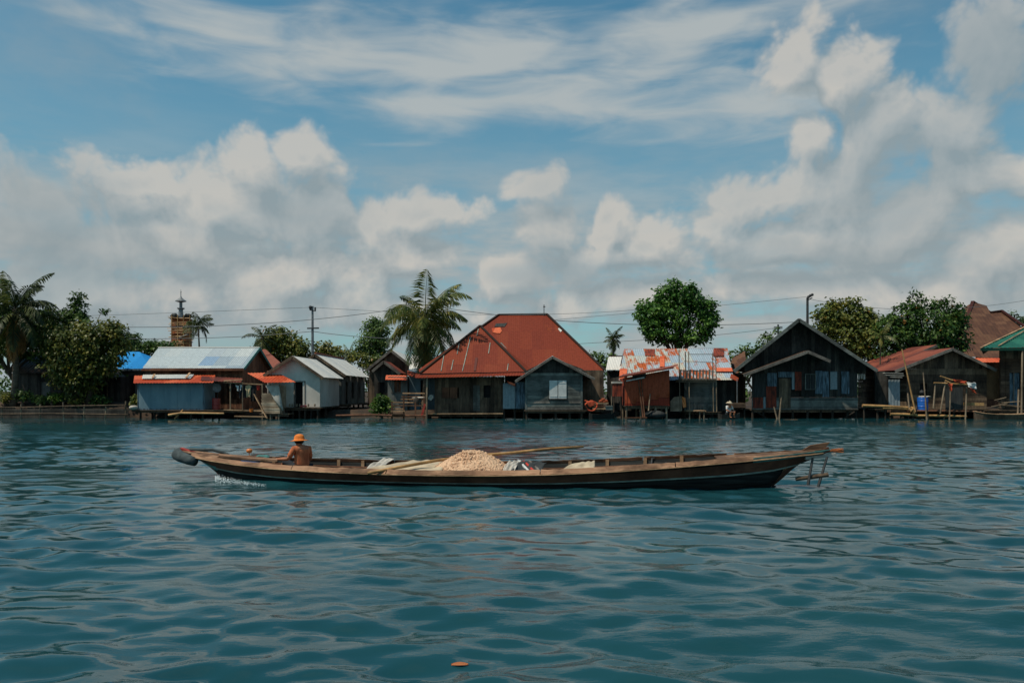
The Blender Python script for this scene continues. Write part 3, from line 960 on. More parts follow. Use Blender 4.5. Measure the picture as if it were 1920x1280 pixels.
# --- blue roofed house
r = thing('blue_roof_house', 'grey house with a bright blue metal roof beyond the trees', 'house', (X(250, 63), 64, .9))
MB().corr([P(205, 659, 65.5), P(262, 660, 65.5), P(283, 691, 62), P(222, 692, 62)], (1, 0, 0), .2, .012).build('roof', M['roof_blue'], r)
MB().corr([P(262, 660, 65.5), P(283, 691, 62), Vector((X(283, 62), 69, Z(691, 62)))], (0, 1, 0), .2, .012).build('roof', M['roof_blue'], r)
b = MB()
wy = 62.5
xa, xb = X(222, wy), X(272, wy)
b.boards((xa, wy), (xb, wy), .6, Z(692, wy), 'v', .9, .06, holes=[(X(244, wy) - xa, X(252, wy) - xa, Z(735, wy), Z(715, wy))], seed=3, gap=0)
b.box(xb - .06, xb, wy + .07, 68, .6, Z(693, wy))
b.build('wall', M['wall_grey'], r)
window(r, X(244, wy), X(252, wy), Z(735, wy), Z(715, wy), wy, 'void', 'panel_dark', 3)
MB().beam((xa, 62, Z(693.5, 62)), (X(283, 62), 62, Z(692.5, 62)), .05, .14).build('fascia', M['panel_blue'], r)

# --- two dark houses under the trees on the far left
r = thing('dark_house', 'dark brown-roofed house behind the palm at the far left', 'house', (X(60, 61), 62, 1))
MB().corr([P(42, 657, 63.5), P(120, 656, 63.5), P(118, 699, 60), P(26, 699, 60)], (1, 0, 0), .25, .012).build('roof', M['roof_dark'], r)
wy = 60.6
xa, xb = X(34, wy), X(112, wy)
b = MB().boards((xa, wy), (xb, wy), .8, Z(698, wy), 'v', .25, seed=2, holes=[(1.6, 2.4, 1.0, 2.6)])
b.boards((xb, wy), (xb, 66), .8, Z(698, wy), 'v', .25, seed=4)
b.build('wall', M['wood_black'], r)
MB().box(xa + 1.6, xa + 2.4, wy + .1, wy + .13, 1.0, 2.6).build('door', M['wall_grey'], r)
r = thing('shaded_house', 'low dark house with a drooping brown roof beneath the bushy tree', 'house', (X(165, 60), 61, 1))
MB().corr([P(100, 672, 63), P(190, 668, 63), P(236, 706, 59.5), P(84, 702, 59.5)], (1, 0, 0), .25, .012).build('roof', M['roof_dark'], r)
wy = 60.2
xa, xb = X(96, wy), X(226, wy)
MB().boards((xa, wy), (xb, wy), .8, Z(703, wy), 'v', .25, seed=8, holes=[(1.2, 1.9, 1.0, 2.5), (3.4, 4.2, 1.5, 2.4)]).boards((xb, wy), (xb, 65), .8, Z(703, wy), 'v', .25, seed=9).build('wall', M['wood_black'], r)
window(r, xa + 3.4, xa + 4.2, 1.5, 2.4, wy, 'void', 'wood_dark', 1)
MB().box(xa + 1.2, xa + 1.9, wy + .06, wy + .1, 1.0, 2.5).build('door', M['wood_dark'], r)
b = MB()
for (p0, p1) in ((168, 182), (186, 205), (208, 226)):
    b.beam(P(p0, 700, 59.45), P(p1, 699.4, 59.45), .03, .08)
b.build('eave_strip', M['white'], r)

# --- retaining fence along the left bank
r = thing('bank_fence', 'low broken fence of bamboo rails and stakes along the left bank', 'fence', (X(120, 56.2), 56.2, 0))
rnd = random.Random(11)
for px in (4, 40, 78, 118, 160, 200, 234):
    q = P(px + rnd.uniform(-4, 4), 785, 56)
    MB().tube([q + Vector((0, 0, -.4)), Vector((q.x + rnd.uniform(-.1, .1), 56, Z(rnd.uniform(750, 762), 56)))], .05).build('stake', M['bamboo_grey'], r)
for (pts) in ([(-30, 764), (60, 763), (125, 761), (236, 759)], [(-20, 776), (100, 775), (240, 777)]):
    MB().tube([P(px, py, 55.9) for px, py in pts], .04).build('rail', M['wood_dark'], r)
b = MB().boards((X(-40, 56.3), 56.3), (X(240, 56.3), 56.3), -.3, Z(766, 56.3), 'h', .16, seed=12, ragged=.2)
b.build('bank_boarding', M['wood_black'], r)

# --- orange awning and the plank hut
Y = 54.4
r = thing('plank_hut', 'tiny hut of horizontal weathered planks with a crooked orange sheet roof', 'hut', (X(508, Y), 55.2, 0))
MB().corr([P(463, 699, 56.6), P(520, 700, 56.6), P(555, 716, 54.0), P(497, 719, 54.0)], (1, 0, 0), .22, .022).build('roof', M['roof_orange'], r)
MB().boards((X(491, Y), Y), (X(524, Y), Y), Z(775, Y), Z(737, Y), 'h', .13, .03, seed=4, ragged=.05).boards((X(524, Y), Y + .04), (X(524, Y), 56.4), Z(775, Y), Z(722, Y), 'v', .16, seed=5).build('wall', M['wood_raw'], r)
for px, pt in ((492, 719), (507, 720), (523, 721)):
    MB().tube([P(px, 786, Y + .1), P(px, pt, Y + .1)], .045).build('post', M['bamboo_grey'], r)
floor_deck(r, X(488, Y), X(540, Y), Y + .05, 56.4, Z(775, Y), 'wood_dark')
b = MB()
vs, fs = [], []
for j in range(10):
    for i in range(7):
        u, v = i / 6, j / 9
        vs.append((X(500 + 24 * u + 8 * u * v, Y) + .03 * math.sin(9 * u), Y - .1 - .06 * math.sin(u * 8 + v * 3) - .1 * v, Z(721 + (4 + 46 * u) * v, Y)))
for j in range(9):
    for i in range(6):
        a = j * 7 + i
        fs.append((a, a + 7, a + 8, a + 1))
o = one('hanging_cloth', 'long white cloth draped over the corner of the plank hut', 'cloth', MB().add(vs, fs), M['offwhite'], smooth=True)
md = o.modifiers.new('thickness', 'SOLIDIFY')
md.thickness = .015

# --- white house and its rear wing
Y = 56.0
r = thing('white_gable_house', 'pale grey gabled house with a whitish roof and a dark open door', 'house', (X(560, Y), 59, 0))
pk, le, re = P(548, 667, 55.6), P(494, 702, 55.6), P(606, 707, 55.6)
bk = lambda v, y: Vector((v.x, y, v.z))
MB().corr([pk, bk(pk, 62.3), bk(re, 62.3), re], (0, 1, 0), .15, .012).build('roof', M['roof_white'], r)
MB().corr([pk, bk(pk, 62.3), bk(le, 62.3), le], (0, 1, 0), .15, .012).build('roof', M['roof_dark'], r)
b = MB()
dn = Vector((0, -.02, -.09))
rake(b, le + dn, pk + dn)
rake(b, re + dn, pk + dn)
b.build('rake_board', M['wood_dark'], r)
xa, xb = X(503, Y), X(600, Y)
zb = Z(763, Y)
prof = [(0, le.z + .25), (X(548, Y) - xa, pk.z - .07), (xb - xa, re.z + .15)]
dh = (X(553, Y) - xa, X(571, Y) - xa, zb - .1, Z(716, Y))
MB().boards((xa, Y), (xb, Y), zb, prof, 'v', .6, .05, holes=[dh], seed=3, gap=.003).boards((xb, Y + .06), (xb, 62.2), zb, re.z + .1, 'v', .61, .05, seed=8, gap=.003).boards((xa, 62.2), (xa, Y + .06), zb, le.z + .1, 'v', .6, .05, seed=8).build('wall', M['wall_white'], r)
b = MB().box(xa + dh[0], xa + dh[1], Y + .25, Y + .29, zb, dh[3])
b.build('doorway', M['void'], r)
b = MB()
for a in (xa + dh[0] - .07, xa + dh[1]):
    b.box(a, a + .07, Y - .03, Y + .07, zb, dh[3])
b.box(xa + dh[0] - .07, xa + dh[1] + .07, Y - .03, Y + .07, dh[3], dh[3] + .08)
b.build('door_frame', M['trim'], r)
floor_deck(r, xa - .1, xb + .1, Y - .5, 62, zb - .03, 'wood_dark')
stilts(r, np.linspace(xa + .1, xb - .1, 9), [Y - .3, Y + 2.0], zb - .1, .085, seed=6)
stilts(r, [xb - .05], [58, 59.5, 61], zb - .1, .085, seed=7)
for px in (543, 548, 556, 562, 578, 590):
    MB().tube([P(px, 762, 55.5), P(px + .5, 757, 55.5)], .06).build('mooring_stump', M['bamboo_grey'], r)
o = one('red_dish_pan', 'small red pan upturned on the sill of the open doorway', 'pan', MB().lathe(P(569, 762.5, 55.3), [(.26, 0), (.22, .1), (.12, .13), (0, .13)], 14), M['plastic_red'])
r = thing('rear_house', 'whitish-roofed house with a dark verandah just behind the pale gabled one', 'house', (X(625, 66), 67, 0))
pk, le, re = P(590, 663, 62.4), P(540, 700, 62.4), P(648, 703, 62.4)
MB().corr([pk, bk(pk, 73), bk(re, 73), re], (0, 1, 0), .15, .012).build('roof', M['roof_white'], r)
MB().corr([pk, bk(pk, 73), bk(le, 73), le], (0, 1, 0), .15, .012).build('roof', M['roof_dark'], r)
MB().tube([pk + Vector((0, .2, .06)), bk(pk, 73) + Vector((0, 0, .06))], .08).build('ridge_cap', M['roof_orange'], r)
b = MB()
rake(b, re + dn, pk + dn)
rake(b, le + dn, pk + dn)
b.build('rake_board', M['wood_dark'], r)
xa, xb = X(548, 62.6), X(640, 62.6)
zb2 = Z(766, 62.6) + .35
MB().boards((xa, 62.6), (xb, 62.6), zb2, [(0, le.z), (X(590, 62.6) - xa, pk.z - .1), (xb - xa, re.z)], 'v', .5, .05, seed=3).boards((xb, 62.7), (xb, 72.5), zb2, re.z, 'v', .5, .05, holes=[(1.5, 2.4, zb2, re.z - .5), (4, 4.9, 1.3, re.z - .5), (7, 8, 1.3, re.z - .5)], seed=5).build('wall', M['wall_grey'], r)
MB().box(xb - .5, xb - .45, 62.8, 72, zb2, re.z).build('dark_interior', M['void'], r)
for y in (63.2, 66, 69, 72):
    MB().box(xb + .55, xb + .65, y, y + .1, zb2, re.z - .02).build('verandah_post', M['trim'], r)
floor_deck(r, xa, xb + .7, 62.7, 72.6, zb2, 'wood_dark', bw=.4)
stilts(r, [xb + .5], [62.9, 65, 67, 69], zb2 - .1, .09, seed=8)

# --- small rusty house seen between the zinc house and the pale one
r = thing('rusty_tile_house', 'house with a reddish patched roof peeping between two grey roofs', 'house', (X(505, 70), 72, .4))
MB().corr([P(478, 655, 73), P(499, 659, 73), P(528, 682, 70), P(512, 710, 68), P(488, 690, 70)], (.4, .9, 0), .2, .012).build('roof', M['roof_oldrust'], r)
MB().boards((X(490, 70.2), 70.2), (X(535, 70.2), 70.2), .4, Z(692, 70.2), 'v', .3, seed=4).build('wall', M['wall_white'], r)

# --- old dark gabled house left of the coconut palm
r = thing('old_gable_house', 'dark weathered house with two stacked gables left of the coconut palm', 'house', (X(740, 64), 66, .4))
pk, le, re = P(733, 655, 66), P(686, 693, 66), P(796, 704, 66)
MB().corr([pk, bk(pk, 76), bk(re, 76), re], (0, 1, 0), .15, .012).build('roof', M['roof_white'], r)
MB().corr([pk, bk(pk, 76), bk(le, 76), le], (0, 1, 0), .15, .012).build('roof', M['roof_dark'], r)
pk2, le2, re2 = P(719, 676, 62.6), P(698, 694, 62.6), P(750, 699, 62.6)
MB().corr([pk2, bk(pk2, 66.5), bk(re2, 66.5), re2], (0, 1, 0), .15, .012).build('porch_roof', M['roof_oldrust'], r)
MB().corr([pk2, bk(pk2, 66.5), bk(le2, 66.5), le2], (0, 1, 0), .15, .012).build('porch_roof', M['roof_dark'], r)
b = MB()
for (a, c) in ((le, pk), (re, pk), (le2, pk2), (re2, pk2)):
    rake(b, a + dn, c + dn)
b.build('rake_board', M['trim'], r)
xa, xb = X(692, 66.3), X(788, 66.3)
MB().boards((xa, 66.3), (xb, 66.3), .4, [(0, le.z), (X(733, 66.3) - xa, pk.z - .1), (xb - xa, re.z)], 'v', .25, seed=2).build('wall', M['wood_dark'], r)
xa, xb = X(702, 63), X(746, 63)
MB().boards((xa, 63), (xb, 63), .4, [(0, le2.z), (X(719, 63) - xa, pk2.z - .1), (xb - xa, re2.z)], 'v', .25, seed=2, holes=[(0.2, .9, .4, 2.6)]).build('wall', M['wood_black'], r)
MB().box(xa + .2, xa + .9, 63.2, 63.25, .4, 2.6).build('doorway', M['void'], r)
r = thing('grey_annex', 'low grey house with a small red sheet awning over its shuttered window', 'house', (X(745, 60), 61, .4))
wy = 60.0
MB().corr([P(724, 703, 61), P(762, 704, 61), P(762, 712, 59.3), P(722, 712, 59.3)], (1, 0, 0), .2, .015).build('awning', M['roof_orange'], r)
xa, xb = X(727, wy), X(764, wy)
MB().boards((xa, wy), (xb, wy), .3, Z(706, wy), 'v', .5, .05, holes=[(X(735, wy) - xa, X(757, wy) - xa, Z(735, wy), Z(713, wy))], seed=2, gap=.002).boards((xb, wy + .06), (xb, 63.5), .3, Z(706, wy), 'v', .5, .05, seed=2).build('wall', M['wall_grey'], r)
w = window(r, X(735, wy), X(757, wy), Z(735, wy), Z(713, wy), wy, 'wood_brown', 'trim', 1)
r = thing('pale_blue_house', 'pale blue-grey walled house glimpsed behind the palm trunk', 'house', (X(792, 61), 62, .4))
wy = 60.8
xa, xb = X(766, wy), X(822, wy)
MB().boards((xa, wy), (xb, wy), .3, Z(706, wy), 'v', .5, .05, holes=[(X(786, wy) - xa, X(795, wy) - xa, .4, Z(712, wy))], seed=2, gap=.002).build('wall', M['sheet_blue'], r)
MB().box(X(786, wy), X(795, wy), wy + .2, wy + .24, .4, Z(712, wy)).build('doorway', M['void'], r)
MB().corr([P(772, 664, 66), P(800, 660, 66), P(806, 702, 60.2), P(764, 703, 60.2)], (1, 0, 0), .2, .012).build('roof', M['roof_white'], r)
MB().corr([P(764, 694, 60.4), P(788, 700, 60.4), P(783, 708, 59.6), P(763, 703, 59.6)], (1, 0, 0), .2, .012).build('awning', M['sheet_red'], r)

# --- plank jetty with stacked timber beside the big house
r = thing('plank_jetty', 'stepped jetty of bare planks and posts below the coconut palm', 'jetty', (X(765, 55.5), 55.8, 0))
rnd = random.Random(5)
for k, (p0, p1, py, yy) in enumerate(((755, 797, 737, 57.2), (753, 798, 743, 56.9), (752, 797, 748, 56.6), (735, 797, 754, 56.2), (734, 796, 760, 55.8), (734, 757, 766, 55.5), (733, 760, 771, 55.3), (734, 758, 776, 55.1))):
    MB().beam(P(p0, py, yy), P(p1, py + rnd.uniform(-.7, .7), yy), .32, .09).build('plank', M['wood_brown_h'] if k % 3 == 1 else M['wood_pale'], r)
for px, pt, yy in ((735, 752, 55.3), (757, 741, 55.4), (779, 753, 55.2), (795, 745, 55.3)):
    MB().beam(P(px, 788, yy), P(px, pt, yy), .1, .1, Vector((0, 1, 0))).build('post', M['wood_brown'], r)
MB().beam(P(790, 781, 55.1), P(797, 757, 55.1), .14, .06, Vector((0, 1, 0))).build('brace', M['stem_red'], r)
b = MB().blob(P(781, 752, 56), (.22, .2, .34), 3, 2, .15)
one('fishing_basket', 'dark rounded basket standing on the stepped jetty', 'basket', b, M['wood_black'], smooth=True)
b = MB().blob(P(785, 745.5, 56.3), (.5, .25, .07), 6, 2, .1)
one('rolled_sheet', 'pale rolled sheet lying along the top of the stepped jetty', 'sheet', b, M['offwhite'], smooth=True)
b = MB().blob(P(808, 745, 55.3), (.16, .12, .22), 9, 2, .35)
one('bundle', 'white crumpled bundle hung at the left corner of the red-roofed house', 'bundle', b, M['offwhite'])
b = MB().tube([P(630, 779, 55.2), P(700, 777.5, 55.3), P(745, 779.5, 55.2), P(800, 779, 55.1)], [.07, .08, .08, .06])
one('floating_log', 'long thin reddish log floating below the green bush', 'log', b, M['wood_brown'])

# --- the big red-roofed house
r = thing('red_roof_house', 'large wooden stilt house under a tall hipped rust-red roof', 'house', (X(960, 58), 60, 0))
ez = 3.45
rl, rr_ = Vector((-1.05, 63, 7.9)), Vector((2.73, 63, 7.95))
cl, cr = Vector((-6.6, 57.5, ez)), Vector((6.65, 57.5, ez - .05))
bl, br = Vector((-6.6, 68.5, ez)), Vector((6.65, 68.5, ez))
b = MB()
b.corr([rl, rr_, cr, cl], (1, 0, 0), .16, .0018)
b.corr([rr_, cr, br], (0, 1, 0), .16, .0018)
b.corr([rl, cl, bl], (0, 1, 0), .16, .0018)
b.corr([rl, rr_, br, bl], (1, 0, 0), .3, .008)
roof = b.build('main_roof', M['roof_red'], r)
fp, fl, fr_ = P(900, 611, 60), P(787, 700, 55.8), P(986, 696.5, 55.8)
rb = Vector((fp.x, 61.75, fp.z))
b = MB()
b.corr([fp, fl, fr_], (1, 0, 0), .16, .0018)
b.corr([fp, rb, Vector((1.35, 57.5, ez + .02))], (.5, .8, 0), .16, .0018)
b.corr([fp, Vector((1.35, 57.5, ez + .02)), fr_], (.25, 1, 0), .16, .008)
b.corr([fp, rb, Vector((-6.7, 57.5, ez))], (-.5, .8, 0), .16, .008)
b.corr([fp, Vector((-6.7, 57.5, ez)), fl], (-.25, 1, 0), .16, .008)
fr = b.build('front_roof', M['roof_red'], r)
b = MB()
up = Vector((0, 0, .05))
for (a, c) in ((rl, rr_), (rr_, cr), (fp, fl), (fp, fr_), (fp, rb), (rl, rl + (cl - rl) * .33)):
    b.beam(a + up, c + up, .22, .05)
b.build('ridge_cap', M['roof_dark'], r)
nf = (fl - fp).cross(fr_ - fp).normalized()
nf = nf if nf.z > 0 else -nf
nm = (cl - rl).cross(cr - rl).normalized()
nm = nm if nm.z > 0 else -nm


def on_front(px, py, base, n, lift=.03):
    """point of a roof plane seen at (px, py)"""
    dv = P(px, py, 60.0) - Vector((0, 0, H))
    t = (base - Vector((0, 0, H))).dot(n) / dv.dot(n)
    return Vector((0, 0, H)) + dv * t + n * lift


b = MB()
for (a, c) in (((897, 617), (894, 630)), ((882, 633), (867, 696)), ((861, 644), (857, 664)), ((833, 663), (827, 696)), ((919, 643), (916, 663)), ((953, 682), (951, 695)), ((850, 675), (846, 694))):
    p0, p1 = on_front(*a, fp, nf), on_front(*c, fp, nf)
    b.beam(p0, p1, .05, .02)
for (a, c) in (((939, 643), (957, 663)), ((966, 673), (986, 694))):
    p0, p1 = on_front(*a, rl, nm), on_front(*c, rl, nm)
    b.beam(p0, p1, .09, .03)
b.build('seam_strip', M['stripe'], roof)


def patch(par, quad, base, n, mat, name='patch_sheet', label=None, lift=.035):
    q = [on_front(px, py, base, n, lift) for px, py in quad]
    return MB().slab(q, .015).build(name, M[mat], par, label)


patch(roof, [(922, 616), (938, 614), (941, 621), (937, 626), (924, 624)], rl, nm, 'roof_orange', label='bright orange rusted patch')
patch(roof, [(930, 607), (951, 606), (946, 613), (927, 613)], rl, nm, 'panel_dark')
patch(fr, [(891, 671), (896, 671), (892, 696), (888, 696)], fp, nf, 'roof_oldrust')
patch(roof, [(1048, 615), (1054, 620), (1051, 623), (1046, 617)], rl, nm, 'roof_white')
MB().corr([P(779, 701, 56.2), P(988, 699, 56.2), P(984, 703.5, 54.7), P(778, 711, 54.7)], (1, 0, 0), .2, .012).build('lower_roof', M['roof_red'], r)
b = MB().beam(fl + Vector((0, .05, -.08)), fr_ + Vector((0, .05, -.08)), .06, .14)
b.beam(cr + Vector((0, .05, -.08)), Vector((1.5, 57.55, ez - .08)), .06, .14)
b.build('fascia', M['wood_black'], r)
Y = 56.0
xa, xb = X(815, Y), X(946, Y)
zb = Z(775, Y)
ho = [(X(828, Y) - xa, X(858, Y) - xa, Z(746, Y), Z(726, Y)), (X(884, Y) - xa, X(900, Y) - xa, Z(770, Y), Z(722, Y)), (X(908, Y) - xa, X(922, Y) - xa, Z(745, Y), Z(722, Y))]
MB().boards((xa, Y), (xb, Y), zb, 2.92, 'v', .24, holes=ho, seed=21).boards((xa, 62), (xa, Y + .05), zb, 2.92, 'v', .24, seed=22).boards((xb, Y + 1.5), (X(1132, Y + 1.5), Y + 1.5), .4, 3.4, 'v', .3, seed=23).boards((X(1132, Y + 1.5), Y + 1.55), (X(1132, Y + 1.5), 67), .4, 3.4, 'v', .3, seed=24).build('wall', M['wood_dark'], r)
b = MB()
for k in range(2):
    a = xa + ho[0][0] + k * (ho[0][1] - ho[0][0]) / 2
    b = MB().box(a + .02, a + (ho[0][1] - ho[0][0]) / 2 - .02, Y - .05, Y - .015, ho[0][2], ho[0][3])
    b.build('shutter', M['wood_brown'], r)
MB().boards((xa + ho[1][0], Y + .03), (xa + ho[1][1], Y + .03), ho[1][2], ho[1][3], 'v', .2, seed=3).build('door', M['wood_dark_h'], r)
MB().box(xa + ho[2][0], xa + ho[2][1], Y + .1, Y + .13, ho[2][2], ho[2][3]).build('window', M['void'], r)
MB().beam((X(800, 55.3), 55.3, zb), (X(943, 55.3), 55.3, zb + .02), .3, .07).build('floor_edge', M['wood_pale'], r, 'pale floor beam along the waterfront')
floor_deck(r, X(800, 55.5), X(945, 55.5), 55.45, 57.5, zb, 'wood_dark')
MB().tube([P(800, 790, 54.9), P(801, 706, 54.9)], .07).build('post', M['bamboo_grey'], r)
stilts(r, [X(p, 55.6) for p in (803, 824, 845, 866, 888, 910, 930, 943)], [55.6, 57.2], zb - .1, .085, seed=9)
# gabled front room
Y = 54.9
zb = Z(768, Y)
pk, le, re = P(1036, 667, 54.5), P(966, 713, 54.5), P(1115, 708.5, 54.5)
MB().corr([pk, bk(pk, 60), bk(re, 60), re], (0, 1, 0), .16, .012).build('annex_roof', M['roof_white'], r)
MB().corr([pk, bk(pk, 60), bk(le, 60), le], (0, 1, 0), .16, .012).build('annex_roof', M['roof_zinc'], r)
b = MB()
rake(b, le + dn, pk + dn, .05, .16)
rake(b, re + dn, pk + dn, .05, .16)
b.build('rake_board', M['trim'], r)
xa, xb = X(985, Y), X(1092, Y)
xm = X(1036, Y) - xa
wz = (X(1030, Y) - xa, X(1062, Y) - xa, Z(747, Y), Z(713, Y))
wall = MB().boards((xa, Y), (xb, Y), zb, Z(699, Y), 'h', .19, holes=[wz], seed=31)
wall.boards((xb, Y + .05), (xb, 57.4), zb, re.z + .4, 'h', .19, seed=33).boards((xa, 57.4), (xa, Y + .05), zb, le.z + .6, 'h', .19, seed=34)
wall.build('annex_wall', M['wood_dark_h'], r)
gz = Z(699, Y) + .01
MB().boards((xa - .3, Y + .02), (xb + .3, Y + .02), gz, [(0, gz + .02), (.32, le.z + .65), (xm + .3, pk.z - .1), (xb - xa + .28, re.z + .65), (xb - xa + .6, gz + .02)], 'v', .3, seed=32).build('gable', M['wood_black'], r)
MB().boards((xa + .1, Y - .035), (xb - .1, Y - .035), zb + .0, zb + .17, 'h', .17, .03, seed=3).boards((xa + .1, Y - .035), (xb - .1, Y - .035), Z(756, Y), Z(752, Y), 'h', .17, .03, seed=4).build('skirting_board', M['trim'], r)
for (a, c) in ((1030, 1045.4), (1046.6, 1062)):
    s = MB().box(X(a, Y), X(c, Y), Y - .06, Y - .02, wz[2], wz[3]).build('shutter', M['white'], r)
    b = MB()
    for z in (wz[2] + .12, wz[3] - .2):
        b.box(X(a, Y) + .04, X(c, Y) - .04, Y - .075, Y - .062, z, z + .07)
    b.build('batten', M['white'], s)
b = MB().box(X(1028, Y), X(1064, Y), Y - .1, Y, wz[2] - .07, wz[2] - .005)
b.build('window_sill', M['wood_black'], r)
b = MB()
for px in (986.5, 1090.5):
    b.box(X(px, Y) - .07, X(px, Y) + .07, Y - .045, Y - .018, zb, Z(700, Y))
b.build('corner_post', M['wood_grey_h'], r)
floor_deck(r, xa, xb + .2, Y - .05, 57.4, zb - .02, 'wood_dark')
stilts(r, [X(p, Y) for p in (988, 1014, 1042, 1068, 1091)], [Y + .15, Y + 2], zb - .1, .09, seed=10)
# sheet-metal lean-to between the two
Y = 55.3
MB().corr([(X(943, Y), Y, Z(718, Y)), (X(966, Y), Y, Z(718, Y)), (X(966, Y), Y - .02, Z(766, Y)), (X(943, Y), Y - .02, Z(766, Y))], (1, 0, 0), .2, .012).build('tin_wall', M['sheet_grey'], r)
MB().corr([(X(966, Y), Y + .1, Z(716, Y)), (X(985, Y), Y + .1, Z(716, Y)), (X(985, Y), Y + .08, Z(766, Y)), (X(966, Y), Y + .08, Z(766, Y))], (1, 0, 0), .2, .012).build('tin_wall', M['panel_blue'], r)
b = MB().slab([P(951, 714, 55), P(966, 719, 55), P(966, 724, 54.9), P(953, 719, 54.9)], .02)
b.build('flashing', M['roof_orange'], r)
stilts(r, [X(945, Y), X(965, Y), X(983, Y)], [Y + .2], Z(766, Y), .08, seed=12)
b = MB().tube([P(1020, 592, 62.9), P(1020, 571, 62.9)], .03)
b.tube([P(1018.5, 575, 62.9), P(1022.5, 575, 62.9)], .04)
b.build('antenna_mast', M['iron'], r)

# --- small house with a grey roof behind
r = thing('grey_roof_hut', 'small hut with a plain light grey roof right of the red-roofed house', 'hut', (X(1150, 63), 64, .3))
MB().corr([P(1141, 668, 66), P(1168, 668, 66), P(1164, 693, 63), P(1136, 693, 63)], (1, 0, 0), .2, .01).build('roof', M['roof_white'], r)
MB().boards((X(1138, 63.4), 63.4), (X(1166, 63.4), 63.4), .3, Z(694, 63.4), 'v', .3, seed=4).build('wall', M['wood_black'], r)
MB().beam(P(1141, 667.5, 66), P(1168, 667.5, 66), .12, .08).build('ridge_cap', M['roof_oldrust'], r)

# --- zinc house with the rust-eaten roof
r = thing('rusty_zinc_house', 'house with a wide zinc roof blotched with orange rust', 'house', (X(1270, 59), 60, 0))
q = [P(1170, 654, 61.5), P(1364, 651.5, 61.5), P(1376, 712, 56.6), P(1160, 712, 56.6)]
MB().corr(q, (1, 0, 0), .16, .012).build('roof', M['roof_rustpatch'], r)
MB().corr([q[0], q[1], Vector((q[1].x, 66.5, q[2].z)), Vector((q[0].x, 66.5, q[2].z))], (1, 0, 0), .2, .012).build('roof', M['roof_oldrust'], r)
nz = (q[1] - q[0]).cross(q[3] - q[0]).normalized()
nz = nz if nz.z > 0 else -nz
for quad, mat in (([(1210, 655), (1228, 655), (1227, 667), (1209, 667)], 'panel_rust'), ([(1162, 692), (1176, 692), (1175, 711), (1161, 711)], 'roof_orange'), ([(1338, 653), (1357, 653), (1357, 668), (1337, 668)], 'panel_rust'), ([(1237, 668), (1246, 668), (1246, 688), (1237, 688)], 'roof_orange'), ([(1342, 690), (1372, 690), (1374, 697), (1342, 697)], 'roof_orange')):
    patch(r, quad, q[0], nz, mat)
Y = 57.4
MB().boards((X(1165, Y), Y), (X(1378, Y), Y), .5, Z(706, Y), 'v', .3, seed=6).boards((X(1165, Y), 65), (X(1165, Y), Y + .1), .5, Z(706, Y), 'v', .3, seed=7).build('wall', M['wood_black'], r)
Y = 56.3
MB().boards((X(1283, Y), Y), (X(1342, Y), Y), Z(771, Y), Z(713, Y), 'h', .17, seed=8).boards((X(1342, Y), Y + .05), (X(1342, Y), 57.3), Z(771, Y), Z(713, Y), 'h', .17, seed=9).build('front_room', M['wood_grey_h'], r, 'grey-green clapboard front room')
b = MB()
for px in range(1284, 1342, 6):
    b.box(X(px, 56), X(px, 56) + .08, 56.2, 56.23, Z(771, 56), Z(771 - random.Random(px).uniform(10, 17), 56))
b.build('picket', M['wood_dark_h'], r)
floor_deck(r, X(1283, Y), X(1350, Y), 56.0, 57.4, Z(771, Y), 'wood_dark')
stilts(r, [X(p, 56.2) for p in (1285, 1300, 1318, 1335, 1348)], [56.2, 57.2], Z(773, Y), .08, seed=14)
MB().slab([P(1371, 700, 57), P(1385, 708, 57), P(1383, 715, 56), P(1369, 708, 56)], .03).build('gutter_sheet', M['sheet_red'], r)
# balcony rack over the front room
rk = thing('drying_rack', 'raised rack of grey slats and poles over the clapboard front room', 'rack', (X(1308, 55.6), 55.8, Z(712, 55.6)))
Y = 55.5
for i, px in enumerate(range(1276, 1341, 6)):
    MB().beam(P(px, 712, Y), P(px + .5, 692.5 + (i % 3) * .6, Y), .11, .03, Vector((0, 1, 0))).build('slat', M['trim'], rk)
b = MB()
b.beam(P(1272, 694, Y + .04), P(1342, 696.5, Y + .04), .05, .05)
b.beam(P(1272, 710, Y + .04), P(1342, 711, Y + .04), .06, .08)
b.beam(P(1290, 664, Y + .3), P(1336, 664, Y + .3), .04, .04)
b.beam(P(1282, 677, Y + .3), P(1336, 679, Y + .3), .03, .03)
b.build('rail', M['wood_dark'], rk)
for px, pt in ((1273, 655), (1285, 659), (1291, 659), (1336, 662), (1342, 668)):
    MB().tube([P(px + 2, 772, Y + .1), P(px, pt, Y + .2)], .035).build('pole', M['bamboo_grey'] if px != 1285 else M['wood_black'], rk)
floor_deck(rk, X(1272, Y), X(1342, Y), Y, Y + 1.0, Z(711, Y), 'wood_dark')

# --- red sheet-metal shed
Y = 54.8
r = thing('red_tin_shed', 'small rust-red tin shed on stilts with a slanting roof', 'shed', (X(1213, Y), 55.8, 0))
x0, x1, zb = X(1172, Y), X(1255, Y), Z(760, Y)
b = MB()
n = 4
for i in range(n):
    a, c = x0 + (x1 - x0) * i / n, x0 + (x1 - x0) * (i + 1) / n
    za, zc = Z(708 - 15 * i / n, Y), Z(708 - 15 * (i + 1) / n, Y)
    b.corr([(a, Y - .01 * (i % 2), za), (c, Y - .01 * (i % 2), zc), (c, Y - .015 * (i % 2) - .001, zb), (a, Y - .015 * (i % 2) - .001, zb)], (1, 0, 0), .2, .012)
b.build('wall', M['sheet_red'], r)
b = MB().boards((x1, Y + .05), (x1, 57), zb, Z(696, Y), 'v', .4, .03, seed=3).boards((x0, 57), (x0, Y + .05), zb, Z(708, Y), 'v', .4, .03, seed=4)
b.build('side_wall', M['panel_rust'], r)
